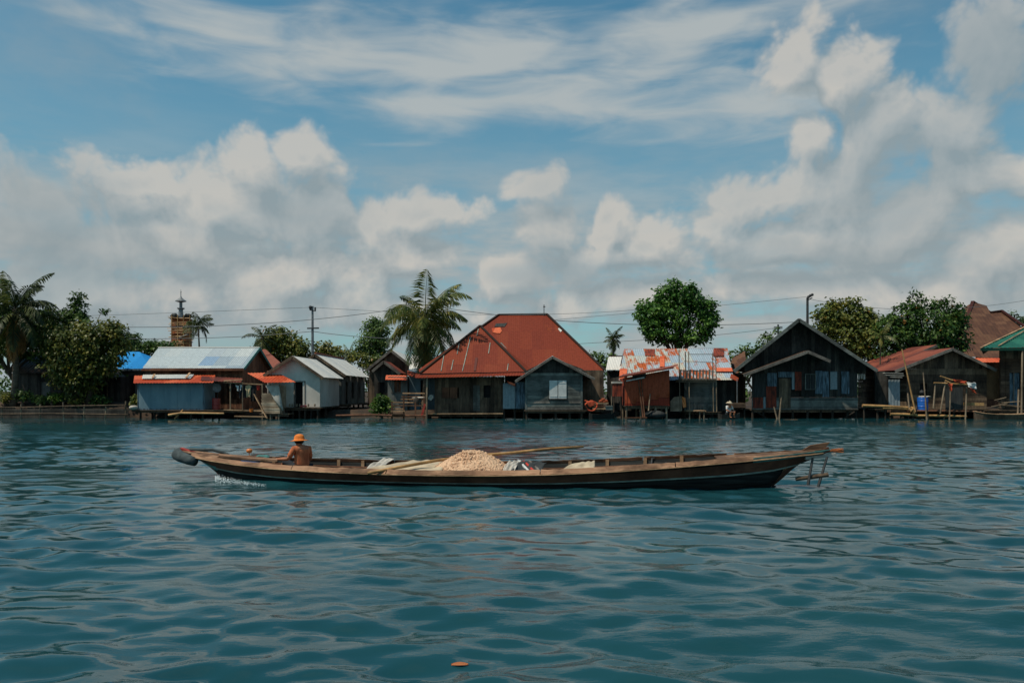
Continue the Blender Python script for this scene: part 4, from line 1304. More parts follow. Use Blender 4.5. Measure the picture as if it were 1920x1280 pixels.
MB().corr([P(1160, 706, 54.2), P(1263, 687.5, 54.2), P(1272, 683, 57), P(1168, 701, 57)], (1, 0, -.18), .2, .015).build('roof', M['roof_oldrust'], r)
b = MB().slab([P(1186, 703, 54.72), P(1211, 699, 54.72), P(1211, 708, 54.74), P(1186, 712, 54.74)], .02)
b.build('vent_panel', M['panel_dark'], r)
MB().beam(P(1174, 714, 54.6), P(1208, 707.5, 54.6), .06, .08).build('batten', M['white'], r)
b = MB().beam(P(1161, 707, 54.15), P(1263, 689, 54.15), .04, .1)
b.build('fascia', M['sheet_red'], r)
floor_deck(r, x0, x1, Y + .02, 57, zb - .02, 'wood_dark')
stilts(r, [X(1175, Y), X(1202, Y), X(1230, Y), X(1250, Y)], [Y + .15, 56.8], zb - .1, .08, mat='bamboo_grey', seed=16)
for lab, a, c in (('longest pole leaning against the red tin shed', (1206, 784), (1196, 707)), ('second pole leaning against the red tin shed, right of the longest', (1209, 783), (1202, 708)), ('short stick leaning low against the red tin shed', (1216, 770), (1219, 738))):
    one('leaning_pole', lab, 'pole', MB().tube([P(*a, 54.3), P(*c, 54.7)], [.05, .035]), M['bamboo_grey'] if 'short' in lab else M['wood_brown'], 'poles leaning on the red tin shed')
# things between the shed and the clapboard room
b = MB().slab([P(1257, 771, 56.3), P(1279, 770, 56.3), P(1279, 742, 56.6), P(1264, 744, 56.6), P(1257, 752, 56.5)], .04)
one('plywood_sheet', 'pale sheet of plywood propped between the red shed and the grey room', 'plywood', b, M['wood_raw'])
b = MB().slab([P(1281, 764, 55.3), P(1286.5, 762, 55.3), P(1285, 746, 55.6), P(1279, 743, 55.6), P(1278.5, 748, 55.6)], .07)
one('orange_board', 'narrow orange board standing upright beside the plywood', 'board', b, M['plastic_orange'])
o = thing('raft', 'little plank raft on legs in front of the grey clapboard room', 'raft', P(1305, 785, 55))
MB().boards((X(1287, 55), 55), (X(1324, 55), 55), Z(771, 55), Z(769, 55), 'h', .1, .9, seed=3).build('deck', M['wood_pale'], o)
for px in (1293, 1312, 1320):
    MB().tube([P(px, 790, 55.1), P(px, 771, 55.1)], .05).build('leg', M['bamboo_grey'], o)
b = MB().blob(P(1228, 777, 54.9), (.75, .5, .3), 12, 3, .06)
b.beam(P(1206, 779, 54.4), P(1229, 770, 54.6), .1, .05)
one('covered_canoe', 'small canoe under a humped grey cover beneath the red shed', 'canoe', b, M['panel_dark'], smooth=True)
MB_ = MB().beam(P(1170, 783, 54.3), P(1213, 782.5, 54.3), .14, .06)
one('floating_plank', 'reddish plank floating at the foot of the red tin shed', 'plank', MB_, M['wood_brown'])

# --- landing with a moored boat, right of the big house
r = thing('moored_boat', 'short dark moored boat stacked with planks beside the red-roofed house', 'boat', (X(1128, 54.6), 54.8, 0))
vs, fs = [], []
st_ = [(1104, .05, .45), (1110, .35, .36), (1120, .5, .32), (1135, .5, .32), (1146, .38, .36), (1152, .1, .48)]
for (px, bw, zs) in st_:
    x = X(px, 54.6)
    vs += [(x, 54.6 - bw, zs), (x, 54.6 - bw * .7, -.2), (x, 54.6 + bw * .7, -.2), (x, 54.6 + bw, zs), (x, 54.6 + bw - .05, zs - .02), (x, 54.6 - bw + .05, zs - .02)]
for i in range(len(st_) - 1):
    for k in range(5):
        a = i * 6 + k
        fs.append((a, a + 1, a + 7, a + 6))
    fs.append((i * 6 + 5, i * 6, i * 6 + 6, i * 6 + 11))
MB().add(vs, fs).build('hull', M['hull'], r)
for k, py in enumerate((766, 761, 756)):
    MB().beam(P(1112 + k * 2, py, 54.6), P(1144 - k * 2, py - .5, 54.6), .6, .1).build('thwart', M['wood_pale'] if k != 1 else M['wood_brown'], r)
b = MB().box(X(1135, 54.4), X(1148, 54.4), 54.2, 54.6, Z(768, 54.4), Z(760, 54.4))
one('crate', 'grey-green crate at the right end of the moored boat', 'crate', b.beam(P(1134, 762, 54.18), P(1149, 762, 54.18), .03, .04), M['wood_grey_h'])
pts = [P(1098 + 11 + 10.5 * math.cos(a) * (1 + .12 * math.sin(3 * a)), 761 - 9 * math.sin(a), 54.0 + .05 * math.sin(2 * a)) for a in np.linspace(0, 2 * math.pi, 19)]
b = MB().tube(pts, [.06 + .02 * math.sin(5 * a) for a in np.linspace(0, 2 * math.pi, 19)], 8)  # orange fabric draped in a bent ring
one('draped_cloth', 'orange cloth draped in a crooked ring on the moored boat', 'life ring', b, M['cloth_orange'], smooth=True)
b = MB().tube([P(1096, 750.5, 54.0), P(1104, 754, 53.98), P(1112, 753, 53.98)], [.05, .08, .06]).blob(P(1108, 757, 53.95), (.22, .08, .2), 3, 2, .25)
one('orange_rag', 'crumpled orange rag tied over the draped cloth', 'rag', b, M['cloth_orange'])
b = MB()
for i, (px, py) in enumerate(((1127, 752), (1131, 749), (1136, 752), (1133, 753))):
    b.blob(P(px, py, 54.6), (.16, .13, .11), i, 2, .1)
one('flowerpot_heap', 'heap of small terracotta pots on the moored boat planks', 'pots', b, M['roof_orange'])
one('mooring_pole', 'thin upright pole between the moored boat and the hanging box', 'pole', MB().tube([P(1147.5, 785, 54.4), P(1146.5, 742, 54.4)], .035), M['bamboo_grey'])
o = thing('hanging_box', 'rust-orange box with a white lid hung left of the red shed', 'box', P(1157, 744, 55.2))
MB().boards((X(1150, 55), 55), (X(1166, 55), 55), Z(743, 55), Z(719, 55), 'v', .12, .5, seed=4).build('body', M['panel_rust'], o, 'rusty orange box body')
MB().box(X(1148, 55), X(1167, 55), 54.95, 55.55, Z(718.5, 55), Z(715, 55)).build('lid', M['offwhite'], o)
for px in (1151, 1165):
    MB().tube([P(px, 787, 55.2), P(px, 743, 55.2)], .05).build('leg', M['stilt'], o)

# --- black gabled house
Y = 56.2
r = thing('black_gable_house', 'big blackened gabled house patched with blue and rust-red sheets', 'house', (X(1505, Y), 60, 0))
pk, le, re = P(1498, 597, 55.0), P(1376, 694, 55.0), P(1645, 693, 55.0)
sk = lambda v, y: Vector((v.x + (y - v.y) * .40, y, v.z))      # the house stands askew, its ridge running off to the right
MB().corr([pk, sk(pk, 65), sk(re, 65), re], (.4, 1, 0), .16, .012).build('roof', M['roof_dark'], r)
MB().corr([pk, sk(pk, 65), sk(le, 65), le], (.4, 1, 0), .16, .012).build('roof', M['roof_dark'], r)
b = MB()
rake(b, le + dn, pk + dn, .06, .22)
rake(b, re + dn, pk + dn, .06, .22)
b.build('rake_board', M['wood_dark_h'], r)
xa, xb = X(1396, Y), X(1624, Y)
MB().boards((xa, Y), (xb, Y), Z(700, Y), [(0, le.z + .35), (X(1498, Y) - xa, pk.z - .12), (xb - xa, re.z + .45)], 'v', .28, seed=41).build('gable', M['wood_black'], r)
xa, xb = X(1410, Y), X(1608, Y)
zb = Z(767, Y)
MB().boards((xa, Y), (xb, Y), Z(745, Y) + .01, Z(700, Y), 'v', .25, seed=42, holes=[(2.6, 3.5, Z(745, Y), Z(706, Y))]).boards((xb, Y + .04), (xb + 3.2, 64), zb, Z(697, Y), 'v', .3, seed=43).boards((xa + 3.2, 64), (xa, Y + .04), zb, Z(697, Y), 'v', .3, seed=44).build('wall', M['wood_black'], r)
MB().boards((xa, Y - .03), (xb, Y - .03), zb, Z(745, Y), 'h', .2, .03, seed=45).build('lower_wall', M['wood_dark_h'], r)
for (p0, p1, t0, t1, mat) in ((1414, 1436, 700, 744, 'panel_dark'), (1438, 1456, 699, 724, 'panel_blue'), (1436, 1455, 724, 764, 'panel_rust'), (1459, 1484, 697, 707, 'panel_blue'), (1484, 1489, 697, 730, 'sheet_grey'), (1490, 1502, 697, 732, 'panel_rust'),
                              (1512, 1526, 702, 728, 'panel_dark'), (1528, 1541, 695, 738, 'panel_blue'), (1542, 1554, 696, 744, 'panel_blue'), (1556, 1569, 696, 730, 'sheet_grey'), (1570, 1575, 697, 742, 'panel_dark'), (1577, 1592, 696, 738, 'panel_blue'), (1593, 1606, 699, 732, 'panel_dark'), (1411, 1430, 745, 765, 'panel_rust'), (1431, 1435, 735, 766, 'sheet_grey'), (1586, 1606, 729, 743, 'panel_dark')):
    yy = Y - .045 - .012 * (p0 % 3)
    MB().corr([(X(p0, Y), yy, Z(t0, Y)), (X(p1, Y), yy, Z(t0, Y)), (X(p1, Y), yy - .012, Z(t1, Y)), (X(p0, Y), yy - .012, Z(t1, Y))], (1, 0, 0), .18, .012).build('sheet_patch', M[mat], r)
MB().boards((X(1460, Y), Y - .06), (X(1482, Y), Y - .06), zb + .05, Z(709, Y), 'v', .2, .03, seed=4).build('door', M['wood_dark'], r)
window(r, X(1510, Y), X(1527, Y), Z(729, Y), Z(702, Y), Y - .08, 'panel_dark', 'wood_dark_h', 1)
MB().beam((xa, Y - .07, zb + .02), (xb, Y - .07, zb + .02), .1, .1).build('floor_edge', M['trim'], r)
pk2, le2, re2 = P(1515, 657, 54.6), P(1394, 701, 54.6), P(1557, 675, 54.6)
MB().corr([pk2, bk(pk2, 56.15), bk(re2, 56.15), re2], (0, 1, 0), .16, .012).build('porch_roof', M['roof_dark'], r)
MB().corr([pk2, bk(pk2, 56.15), bk(le2, 56.15), le2], (0, 1, 0), .16, .012).build('porch_roof', M['roof_dark'], r)
b = MB()
rake(b, le2 + dn, pk2 + dn, .05, .2)
rake(b, re2 + dn, pk2 + dn, .05, .2)
b.build('porch_rake', M['trim'], r)
floor_deck(r, xa, xb, Y, 60, zb - .02, 'wood_dark')
stilts(r, [X(p, Y) for p in (1412, 1432, 1460, 1487, 1515, 1540, 1562, 1590, 1606)], [Y + .1, Y + 2.2], zb - .1, .09, seed=18)
for a, c in (((1419, 772), (1440, 785)), ((1583, 784), (1602, 772))):
    MB().tube([P(*a, 56), P(*c, 56)], .05).build('brace', M['stilt'], r)
for lab, a, c in (('pale mooring stake leaning left in front of the blackened house', (1457, 785), (1451, 762)), ('tall thin mooring stake in front of the blackened house door', (1461, 785), (1465, 744))):
    one('mooring_stake', lab, 'stake', MB().tube([P(*a, 55.0), P(*c, 55.1)], [.06, .045]), M['bamboo_grey'], 'stakes before the blackened house')
one('drift_plank', 'long bleached plank floating before the blackened house', 'plank', MB().beam(P(1436, 787.3, 53.6), P(1495, 787, 53.6), .2, .06), M['wood_pale'])
# thatch-coloured roof between
r = thing('thatched_shelter', 'little shelter with an uneven tan roof left of the blackened house', 'shelter', (X(1380, 62), 63, .4))
MB().corr([P(1372, 672, 63), P(1394, 652, 63), P(1400, 690, 60), P(1366, 700, 60)], (1, 0, 0), .3, .03).build('roof', M['roof_brown'], r)
MB().boards((X(1369, 61), 61), (X(1398, 61), 61), .4, Z(698, 61), 'v', .25, seed=5).build('wall', M['wood_dark'], r)
o = thing('wooden_trough', 'tan wooden trough standing on posts left of the blackened house', 'trough', P(1386, 766, 55))
MB().boards((X(1375, 55), 55), (X(1398, 55), 55), Z(764, 55), Z(755, 55), 'h', .12, .7, seed=7).build('box', M['wood_brown_h'], o)
for px in (1377, 1396):
    MB().tube([P(px, 788, 55.2), P(px, 764, 55.2)], .05).build('leg', M['stilt'], o)
MB().tube([P(1382, 756, 55.3), P(1382, 709, 55.3)], .03).build('pole', M['galv'], o)

# --- rust-roofed house on the right
Y = 57.0
r = thing('rust_gable_house', 'low dark plank house with a stepped rusty roof behind the blue drum', 'house', (X(1770, Y), 60, .3))
pk, le, re = P(1786, 652, 56.4), P(1678, 694, 56.4), P(1868, 692, 56.4)
pk2, le2 = P(1757, 646, 60.6), P(1637, 695, 60.6)
MB().corr([pk, bk(pk, 60.8), bk(le, 60.8), le], (0, 1, 0), .16, .012).build('roof', M['roof_oldrust'], r)
MB().corr([pk, bk(pk, 66), bk(re, 66), re], (0, 1, 0), .16, .012).build('roof', M['roof_dark'], r)
MB().corr([pk2, bk(pk2, 67), bk(le2, 67), le2], (0, 1, 0), .16, .012).build('rear_roof', M['roof_oldrust'], r)
b = MB()
rake(b, le + dn, pk + dn)
rake(b, re + dn, pk + dn)
rake(b, le2 + dn, pk2 + dn)
b.build('rake_board', M['trim'], r)
xa, xb = X(1700, Y), X(1850, Y)
zg = Z(691, Y)
MB().boards((xa - .25, Y + .02), (xb + .2, Y + .02), zg + .01, [(0, le.z + .35), (X(1786, Y) - xa + .25, pk.z - .1), (xb - xa + .45, re.z + .25)], 'v', .25, seed=51).build('gable', M['wood_dark'], r)
MB().boards((xa, Y), (xb, Y), .4, zg, 'h', .2, seed=52, holes=[(X(1725, Y) - xa, X(1738, Y) - xa, Z(745, Y), Z(720, Y))]).boards((xb, Y + .05), (xb, 65), .4, zg, 'h', .2, seed=53).boards((xa, 65), (xa, Y + .05), .4, zg, 'h', .2, seed=54).build('wall', M['wood_dark'], r)
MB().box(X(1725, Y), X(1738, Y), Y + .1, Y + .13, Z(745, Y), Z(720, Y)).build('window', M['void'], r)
MB().corr([(X(1666, 56.2), 56.2, Z(711, 56)), (X(1687, 56.2), 56.2, Z(711, 56)), (X(1687, 56.2), 56.18, Z(764, 56)), (X(1666, 56.2), 56.18, Z(764, 56))], (1, 0, 0), .2, .012).build('tin_wall', M['sheet_grey'], r)
MB().boards((X(1640, 58), 58), (X(1700, 58), 58), .4, Z(696, 58), 'v', .3, seed=55).build('side_wall', M['wood_black'], r)
b = MB()
for (a, c, py) in ((1657, 1692, 699), (1659, 1693, 703), (1668, 1690, 706.5)):
    b.beam(P(a, py, 55.9), P(c, py + 1, 55.9), .3, .04)
b.build('stacked_sheets', M['offwhite'], r, 'pale sheets stacked under the eaves')
floor_deck(r, X(1640, 56), X(1850, 56), 55.6, 57, Z(766, 56), 'wood_dark')
stilts(r, [X(p, 55.8) for p in (1645, 1668, 1690, 1712, 1740, 1770, 1800, 1830, 1848)], [55.8], Z(768, 56), .08, seed=20)
b = MB()
b.box(X(1609, 56.8), X(1622.4, 56.8), 56.835, 56.86, Z(704, 56.8), Z(702, 56.8))
for i, px in enumerate((1609, 1614, 1619)):
    b.box(X(px, 56.8), X(px + 3.4, 56.8), 56.8, 56.83, Z(711 - (i % 2) * 1.5, 56.8), Z(701, 56.8))
one('white_fence', 'short white slatted fence hung between the black and rust-roofed houses', 'fence', b, M['white'])
# landing of logs with a canoe-like beam
r = thing('log_landing', 'landing of long tan logs in front of the rust-roofed house', 'landing', (X(1690, 54.8), 55, 0))
for a, c, w in (((1617, 760), (1712, 764.5), .10), ((1655, 765), (1708, 766.5), .09), ((1669, 776), (1718, 777.5), .10), ((1718, 779), (1812, 780.5), .09), ((1700, 770), (1840, 771.5), .07)):
    MB().tube([P(*a, 54.6), (P(*a, 54.6) + P(*c, 54.6)) / 2 + Vector((0, 0, .02)), P(*c, 54.6)], [w, w, w * .9]).build('log', M['bamboo'] if w > .08 else M['wood_brown'], r)
for px in (1620, 1660, 1703, 1712, 1735, 1788):
    MB().tube([P(px, 792, 54.7), P(px, 763 + (px % 7), 54.7)], .055).build('pile', M['stilt'], r)
b = MB().beam(P(1668, 770, 55), P(1715, 771, 55), .7, .18)
b.build('hull_board', M['wood_brown_h'], r)
b = MB().tube([P(1704, 764, 54.4), P(1708, 770, 54.35), P(1711, 766, 54.4), P(1714, 775, 54.4), P(1716, 778, 54.4)], [.05, .1, .09, .08, .04])
one('rope_coil', 'tan knotted rope at the end of the log landing', 'rope', b, M['bamboo'])
c = P(1730, 771.5, 54.9)
o = thing('water_drum', 'bright blue plastic drum with a pale cloth over its lid', 'drum', c)
MB().lathe(c, [(.33, 0), (.345, .03), (.345, .3), (.36, .33), (.36, .37), (.345, .4), (.345, .68), (.36, .71), (.36, .75), (.345, .78), (.345, .95), (.33, .98), (0, .98)], 24).build('body', M['plastic_blue'], o)
MB().blob(c + Vector((.12, -.02, 1.02)), (.44, .3, .07), 4, 2, .15).build('lid_cloth', M['offwhite'], o)
MB().lathe(P(1728, 739, 55.6), [(.12, 0), (.16, .1), (.14, .2), (.05, .24), (.05, .3), (0, .3)], 14)
one('kettle', 'black kettle on a ledge just behind the blue drum', 'kettle', MB().lathe(P(1728.5, 738, 56.3), [(.13, 0), (.17, .1), (.14, .2), (.05, .24), (.05, .3), (0, .3)], 14).tube([P(1732, 736, 56.3), P(1736, 731, 56.3)], .03), M['iron'])
for lab, a, c2, m_ in (('long bamboo pole leaning across the front of the rust-roofed house', (1716, 772), (1691, 654), 'bamboo'), ('upright grey bamboo pole standing in front of the blue drum', (1738, 790), (1731, 698), 'bamboo_grey'), ('short grey stake behind the blue drum, left side', (1705, 768), (1702, 737), 'bamboo_grey')):
    one('bamboo_pole', lab, 'pole', MB().tube([P(*a, 54.4), P(*c2, 54.8)], [.06, .04]), M[m_], 'bamboo poles around the blue drum')
# frame with tarp
r = thing('pole_frame', 'rickety frame of grey poles with a dark tarp panel at the waterside', 'frame', (X(1790, 54.4), 54.6, 0))
for a, c2 in (((1780, 790), (1783, 718)), ((1810, 790), (1813, 716)), ((1763, 775), (1773, 712)), ((1750, 765), (1754, 718))):
    MB().tube([P(*a, 54.3), P(*c2, 54.4)], .05).build('post', M['bamboo_grey'], r)
for a, c2 in (((1751, 717.5), (1776, 718.5)), ((1772, 713), (1784, 719)), ((1783, 719), (1814, 721)), ((1763, 705), (1786, 713)), ((1784, 712), (1812, 717))):
    MB().tube([P(*a, 54.35), P(*c2, 54.35)], .05).build('rail', M['bamboo'], r)
MB().slab([P(1772, 728, 54.9), P(1805, 725, 54.9), P(1806, 767, 54.8), P(1773, 768, 54.8)], .03).build('tarp_panel', M['panel_dark'], r)
MB().beam(P(1806, 757, 54.9), P(1842, 757.5, 54.9), .4, .2).build('shelf', M['bamboo'], r)


def cloth(name, label, cat, quad, Y, mat, seed, amp=.06, n=9):
    vs, fs = [], []
    (ax, ay), (bx, by), (cx, cy), (dx, dy) = quad
    for j in range(n):
        for i in range(n):
            u, v = i / (n - 1), j / (n - 1)
            px = (ax * (1 - u) + bx * u) * (1 - v) + (dx * (1 - u) + cx * u) * v
            py = (ay * (1 - u) + by * u) * (1 - v) + (dy * (1 - u) + cy * u) * v
            q = P(px, py, Y)
            q.y += amp * math.sin(7 * u + 3 * v + seed) + amp * .5 * math.sin(11 * v - 4 * u)
            q.z += amp * .4 * math.sin(9 * u + seed)
            vs.append(q)
    for j in range(n - 1):
        for i in range(n - 1):
            a = j * n + i
            fs.append((a, a + n, a + n + 1, a + 1))
    o = one(name, label, cat, MB().add(vs, fs), M[mat], smooth=True)
    md = o.modifiers.new('thickness', 'SOLIDIFY')
    md.thickness = .012
    return o


cloth('white_cloth', 'white cloth flapping at the right end of the pole frame', 'cloth', [(1814, 717), (1831, 717), (1830, 730), (1815, 726)], 54.2, 'white', 1)
cloth('red_cloth', 'red cloth hanging below the white one on the pole frame', 'cloth', [(1815, 726.3), (1826, 729), (1831, 739), (1822, 733)], 54.22, 'cloth_orange', 2)
cloth('orange_sheet', 'faded orange sheet laid over the top rails of the pole frame', 'cloth', [(1787, 711), (1812, 714), (1810, 719), (1790, 717)], 54.2, 'cloth_orange', 3)
cloth('orange_towel', 'narrow orange towel hung on the left post of the pole frame', 'cloth', [(1778, 719), (1785, 719), (1786, 735), (1782, 732)], 54.2, 'cloth_orange', 4)

# --- big brown roof far right
r = thing('brown_roof_hall', 'tall building with a huge brown hipped shingle roof at the right', 'building', (X(1860, 78), 80, .4))
Yb = 78
a, b1, b2, c1, c2 = P(1824, 566, 80), P(1856, 586, 80), P(1878, 583, 80), P(1790, 674, 73), P(1975, 674, 73)
MB().corr([a, P(1846, 580, 80), P(1900, 674, 73), P(1790, 674, 73)], (1, 0, 0), .4, .01).build('roof', M['roof_brown'], r)
MB().corr([P(1838, 585, 80.2), P(1878, 583, 80.2), P(1960, 640, 74.6), P(1975, 674, 73.1), P(1830, 674, 73.1)], (1, 0, 0), .4, .01).build('roof', M['roof_brown'], r)
MB().corr([a, c1, Vector((c1.x - .5, 87, c1.z))], (0, 1, 0), .4, .01).build('roof', M['roof_brown'], r)
b = MB()
for (p, q_) in ((a, b1), (a, P(1800, 637, 75.2)), (b1, b2), (b2, P(1960, 640, 74.6))):
    b.beam(p + Vector((0, 0, .06)), q_ + Vector((0, 0, .06)), .3, .12)
b.build('ridge_cap', M['roof_oldrust'], r)
MB().boards((X(1800, 74), 74), (X(1980, 74), 74), .4, Z(674, 74), 'v', .4, seed=3).build('wall', M['wood_brown'], r)
MB().corr([P(1826, 671, 72), P(1878, 671, 72), P(1880, 679, 70.5), P(1830, 679, 70.5)], (1, 0, 0), .3, .012).build('awning', M['roof_orange'], r)

# --- green roofed house at the right edge
r = thing('green_roof_house', 'wooden house with a green tiled hip roof at the right edge', 'house', (X(1920, 57), 58, .3))
g0, g1, g2, g3 = P(1839, 653, 54.6), P(1928, 611, 59.5), P(2060, 611, 59.5), P(2100, 650, 54.6)
MB().corr([g1, g2, g3, g0], (1, 0, 0), .3, .015).build('roof', M['roof_green'], r)
gb = P(1843, 660, 63)
MB().corr([g1, g0, Vector((gb.x, gb.y, g0.z))], (.55, 1, 0), .3, .015).build('roof', M['roof_green'], r)
b = MB().beam(g0 + Vector((0, 0, .05)), g1 + Vector((0, 0, .05)), .14, .06)
b.beam(P(1872, 651, 54.7) + Vector((0, 0, .1)), P(1920, 622, 57.9) + Vector((0, 0, .06)), .08, .05)
b.build('ridge_cap', M['wood_pale'], r)
MB().beam(g0 + Vector((0, .03, -.09)), g3 + Vector((0, .03, -.09)), .05, .16).build('fascia', M['roof_green'], r)
Y = 56.2
xa, xb = X(1876, Y), X(2080, Y)
ho = [(X(1893, Y) - xa, X(1913, Y) - xa, Z(762, Y), Z(697, Y)), (X(1925, Y) - xa, X(1945, Y) - xa, Z(735, Y), Z(697, Y))]
MB().boards((xa, Y), (xb, Y), Z(768, Y), Z(672, Y), 'h', .2, holes=ho, seed=61).boards((xa + 4.5, 63), (xa, Y + .05), .5, Z(655, Y), 'h', .2, seed=62).build('wall', M['wood_brown_h'], r)
MB().boards((xa, Y + .01), (xb, Y + .01), Z(672, Y) + .005, Z(652, Y), 'v', .3, seed=63).build('frieze', M['wood_dark'], r)
d = MB().boards((xa + ho[0][0], Y + .12), (xa + ho[0][1], Y + .12), ho[0][2], ho[0][3], 'v', .25, seed=5).build('door', M['panel_blue'], r)
MB().box(xa + ho[0][0] + .3, xa + ho[0][0] + .36, Y + .03, Y + .09, ho[0][2], ho[0][3]).build('door_post', M['trim'], d)
window(r, xa + ho[1][0], xa + ho[1][1], ho[1][2], ho[1][3], Y, 'void', 'trim', 2)
MB().boards((X(1846, 57.2), 57.2), (X(1876, 57.2), 57.2), Z(748, 57), Z(690, 57), 'v', .3, seed=6).build('side_room', M['wall_tan'], r, 'tan plastered side room')
floor_deck(r, X(1840, 56), xb, 55.2, 57, Z(768, Y), 'wood_dark')
stilts(r, [X(p, 55.5) for p in (1845, 1870, 1895, 1920, 1950)], [55.5], Z(770, Y), .08, seed=22)
for px, pt in ((1917, 650), (1910, 730)):
    MB().tube([P(px - 2, 790, 54.3), P(px, pt, 54.7)], .06).build('porch_post', M['bamboo_grey'], r)
# canoe at the right edge
Yc = 54.0
r = thing('dark_canoe', 'long dark canoe moored below the green-roofed house', 'canoe', (X(1890, Yc), Yc, 0))
vs, fs = [], []
ss = [(1826, .06, .52), (1840, .22, .40), (1865, .34, .32), (1900, .36, .32), (1935, .3, .38), (1960, .08, .5)]
for (px, bw, zs) in ss:
    x = X(px, Yc)
    vs += [(x, Yc - bw, zs), (x, Yc - bw * .6, -.15), (x, Yc + bw * .6, -.15), (x, Yc + bw, zs), (x, Yc + bw - .05, zs), (x, Yc, .1), (x, Yc - bw + .05, zs)]
for i in range(len(ss) - 1):
    for k in range(6):
        a = i * 7 + k
        fs.append((a, a + 1, a + 8, a + 7))
    fs.append((i * 7 + 6, i * 7, i * 7 + 7, i * 7 + 13))
MB().add(vs, fs).build('hull', M['wood_dark'], r)
b = MB()
for sgn in (-1, 1):
    b.tube([Vector((X(px, Yc), Yc + sgn * bw, zs + .02)) for px, bw, zs in ss], .035, 6)
b.build('gunwale', M['wood_pale'], r)
b = MB()
rnd = random.Random(8)
for k in range(9):
    p0 = P(1862 + rnd.uniform(-6, 30), 755 + rnd.uniform(-5, 8), 54.9)
    b.tube([p0, p0 + Vector((rnd.uniform(.5, 1.6), rnd.uniform(-.2, .2), rnd.uniform(-.25, .25)))], .03, 5)
one('brushwood', 'tangle of bare sticks heaped below the green-roofed house', 'sticks', b, M['bamboo_grey'])

# ------------------------------------------------------------------ trees and plants


def leaf_mesh(name, quads, mat, parent):
    """quads: array (n, 4, 3) of separate leaves in world coordinates"""
    q = np.asarray(quads, dtype=np.float32)
    off = np.zeros(3)
    p = parent
    while p is not None:
        off += np.array(p.location)
        p = p.parent
    q = q - off.astype(np.float32)
    n = len(q)
    me = bpy.data.meshes.new(name)
    me.vertices.add(n * 4)
    me.vertices.foreach_set('co', q.reshape(-1))
    me.loops.add(n * 4)
    me.loops.foreach_set('vertex_index', np.arange(n * 4, dtype=np.int32))
    me.polygons.add(n)
    me.polygons.foreach_set('loop_start', np.arange(0, n * 4, 4, dtype=np.int32))
    me.polygons.foreach_set('loop_total', np.full(n, 4, dtype=np.int32))
    me.update()
    me.validate()
    me.materials.append(mat)
    o = bpy.data.objects.new(name, me)
    COL.objects.link(o)
    o.parent = parent
    return o


def leaves(cent, out, L, rg, droop=.35):
    """one leaf per centre, blade roughly facing the outward direction and up, tip drooping"""
    n = len(cent)
    nrm = out * .6 + np.array([0, -.05, .55]) + rg.normal(0, .55, (n, 3))
    nrm /= np.linalg.norm(nrm, axis=1)[:, None]
    d = rg.normal(0, 1, (n, 3)) + out * .8 - np.array([0, 0, droop])
    d -= nrm * (d * nrm).sum(1)[:, None]
    d /= np.linalg.norm(d, axis=1)[:, None] + 1e-9
    s = np.cross(nrm, d)
    l = L * rg.uniform(.6, 1.3, n)[:, None]
    w = l * .30
    tip = cent + d * l - np.array([0, 0, 1]) * l * .12
    mid = cent + d * l * .45
    return np.stack([cent, mid + s * w, tip, mid - s * w], 1)


def tree(name, label, cat, Y, blobs, mat, trunk=None, n=5000, L=.3, seed=0, clump=.45, base=.4, per=16, fill=.35, group=None, bark='bark'):
    """blobs: crown lobes (px, py, rx, ry) in photo pixels at distance Y; trunk: px of its foot"""
    rg = np.random.default_rng(seed)
    k = Y / F
    cx = X(trunk if trunk is not None else blobs[0][0], Y)
    r = thing(name, label, cat, (cx, Y, base), group)
    tot = sum(b[2] * b[3] for b in blobs)
    Q = []
    cen = []
    for (px, py, rx, ry) in blobs:
        c = np.array([X(px, Y), Y + rg.uniform(-.2, .2) * rx * k, Z(py, Y)])
        R = np.array([rx * k, (rx + ry) / 2 * k * .85, ry * k])
        cen.append((c, R))
        m = max(3, int(n / per * rx * ry / tot))
        v = rg.normal(0, 1, (m, 3))
        v /= np.linalg.norm(v, axis=1)[:, None]
        rad = np.where(rg.uniform(0, 1, m) < fill, rg.uniform(.25, .75, m), rg.uniform(.72, 1.04, m))
        cc = c + v * rad[:, None] * R
        for j in range(m):
            cnt = int(per * rg.uniform(.6, 1.4))
            p = cc[j] + rg.normal(0, clump * .5, (cnt, 3)) * np.array([1, 1, .7])
            out = (p - c) / R
            out /= np.linalg.norm(out, axis=1)[:, None] + 1e-9
            Q.append(leaves(p, out, L, rg))
    leaf_mesh('crown', np.concatenate(Q), M[mat], r)
    b = MB()
    foot = Vector((cx, Y, base - .5))
    main = cen[int(np.argmax([R[0] * R[2] for c, R in cen]))]
    top = Vector(main[0] - np.array([0, 0, main[1][2] * .25]))
    tr = max(.1, min(.32, main[1][0] * .1))
    mid = foot.lerp(top, .55) + Vector((rg.uniform(-.2, .2), 0, 0))
    b.tube([foot, foot.lerp(mid, .5) + Vector((.08, 0, 0)), mid, top], [tr * 1.3, tr, tr * .8, tr * .4], 8)
    for c, R in cen:
        e = Vector(c)
        b.tube([mid, mid.lerp(e, .5) + Vector((0, 0, .15)), e], [tr * .55, tr * .38, tr * .15], 6)
        for q in range(3):
            d = Vector(rg.normal(0, 1, 3)).normalized()
            b.tube([e, e + Vector((d.x * R[0], d.y * R[1], abs(d.z) * R[2])) * .7], [tr * .2, tr * .08], 5)
    b.build('trunk', M[bark], r, smooth=True)
    return r


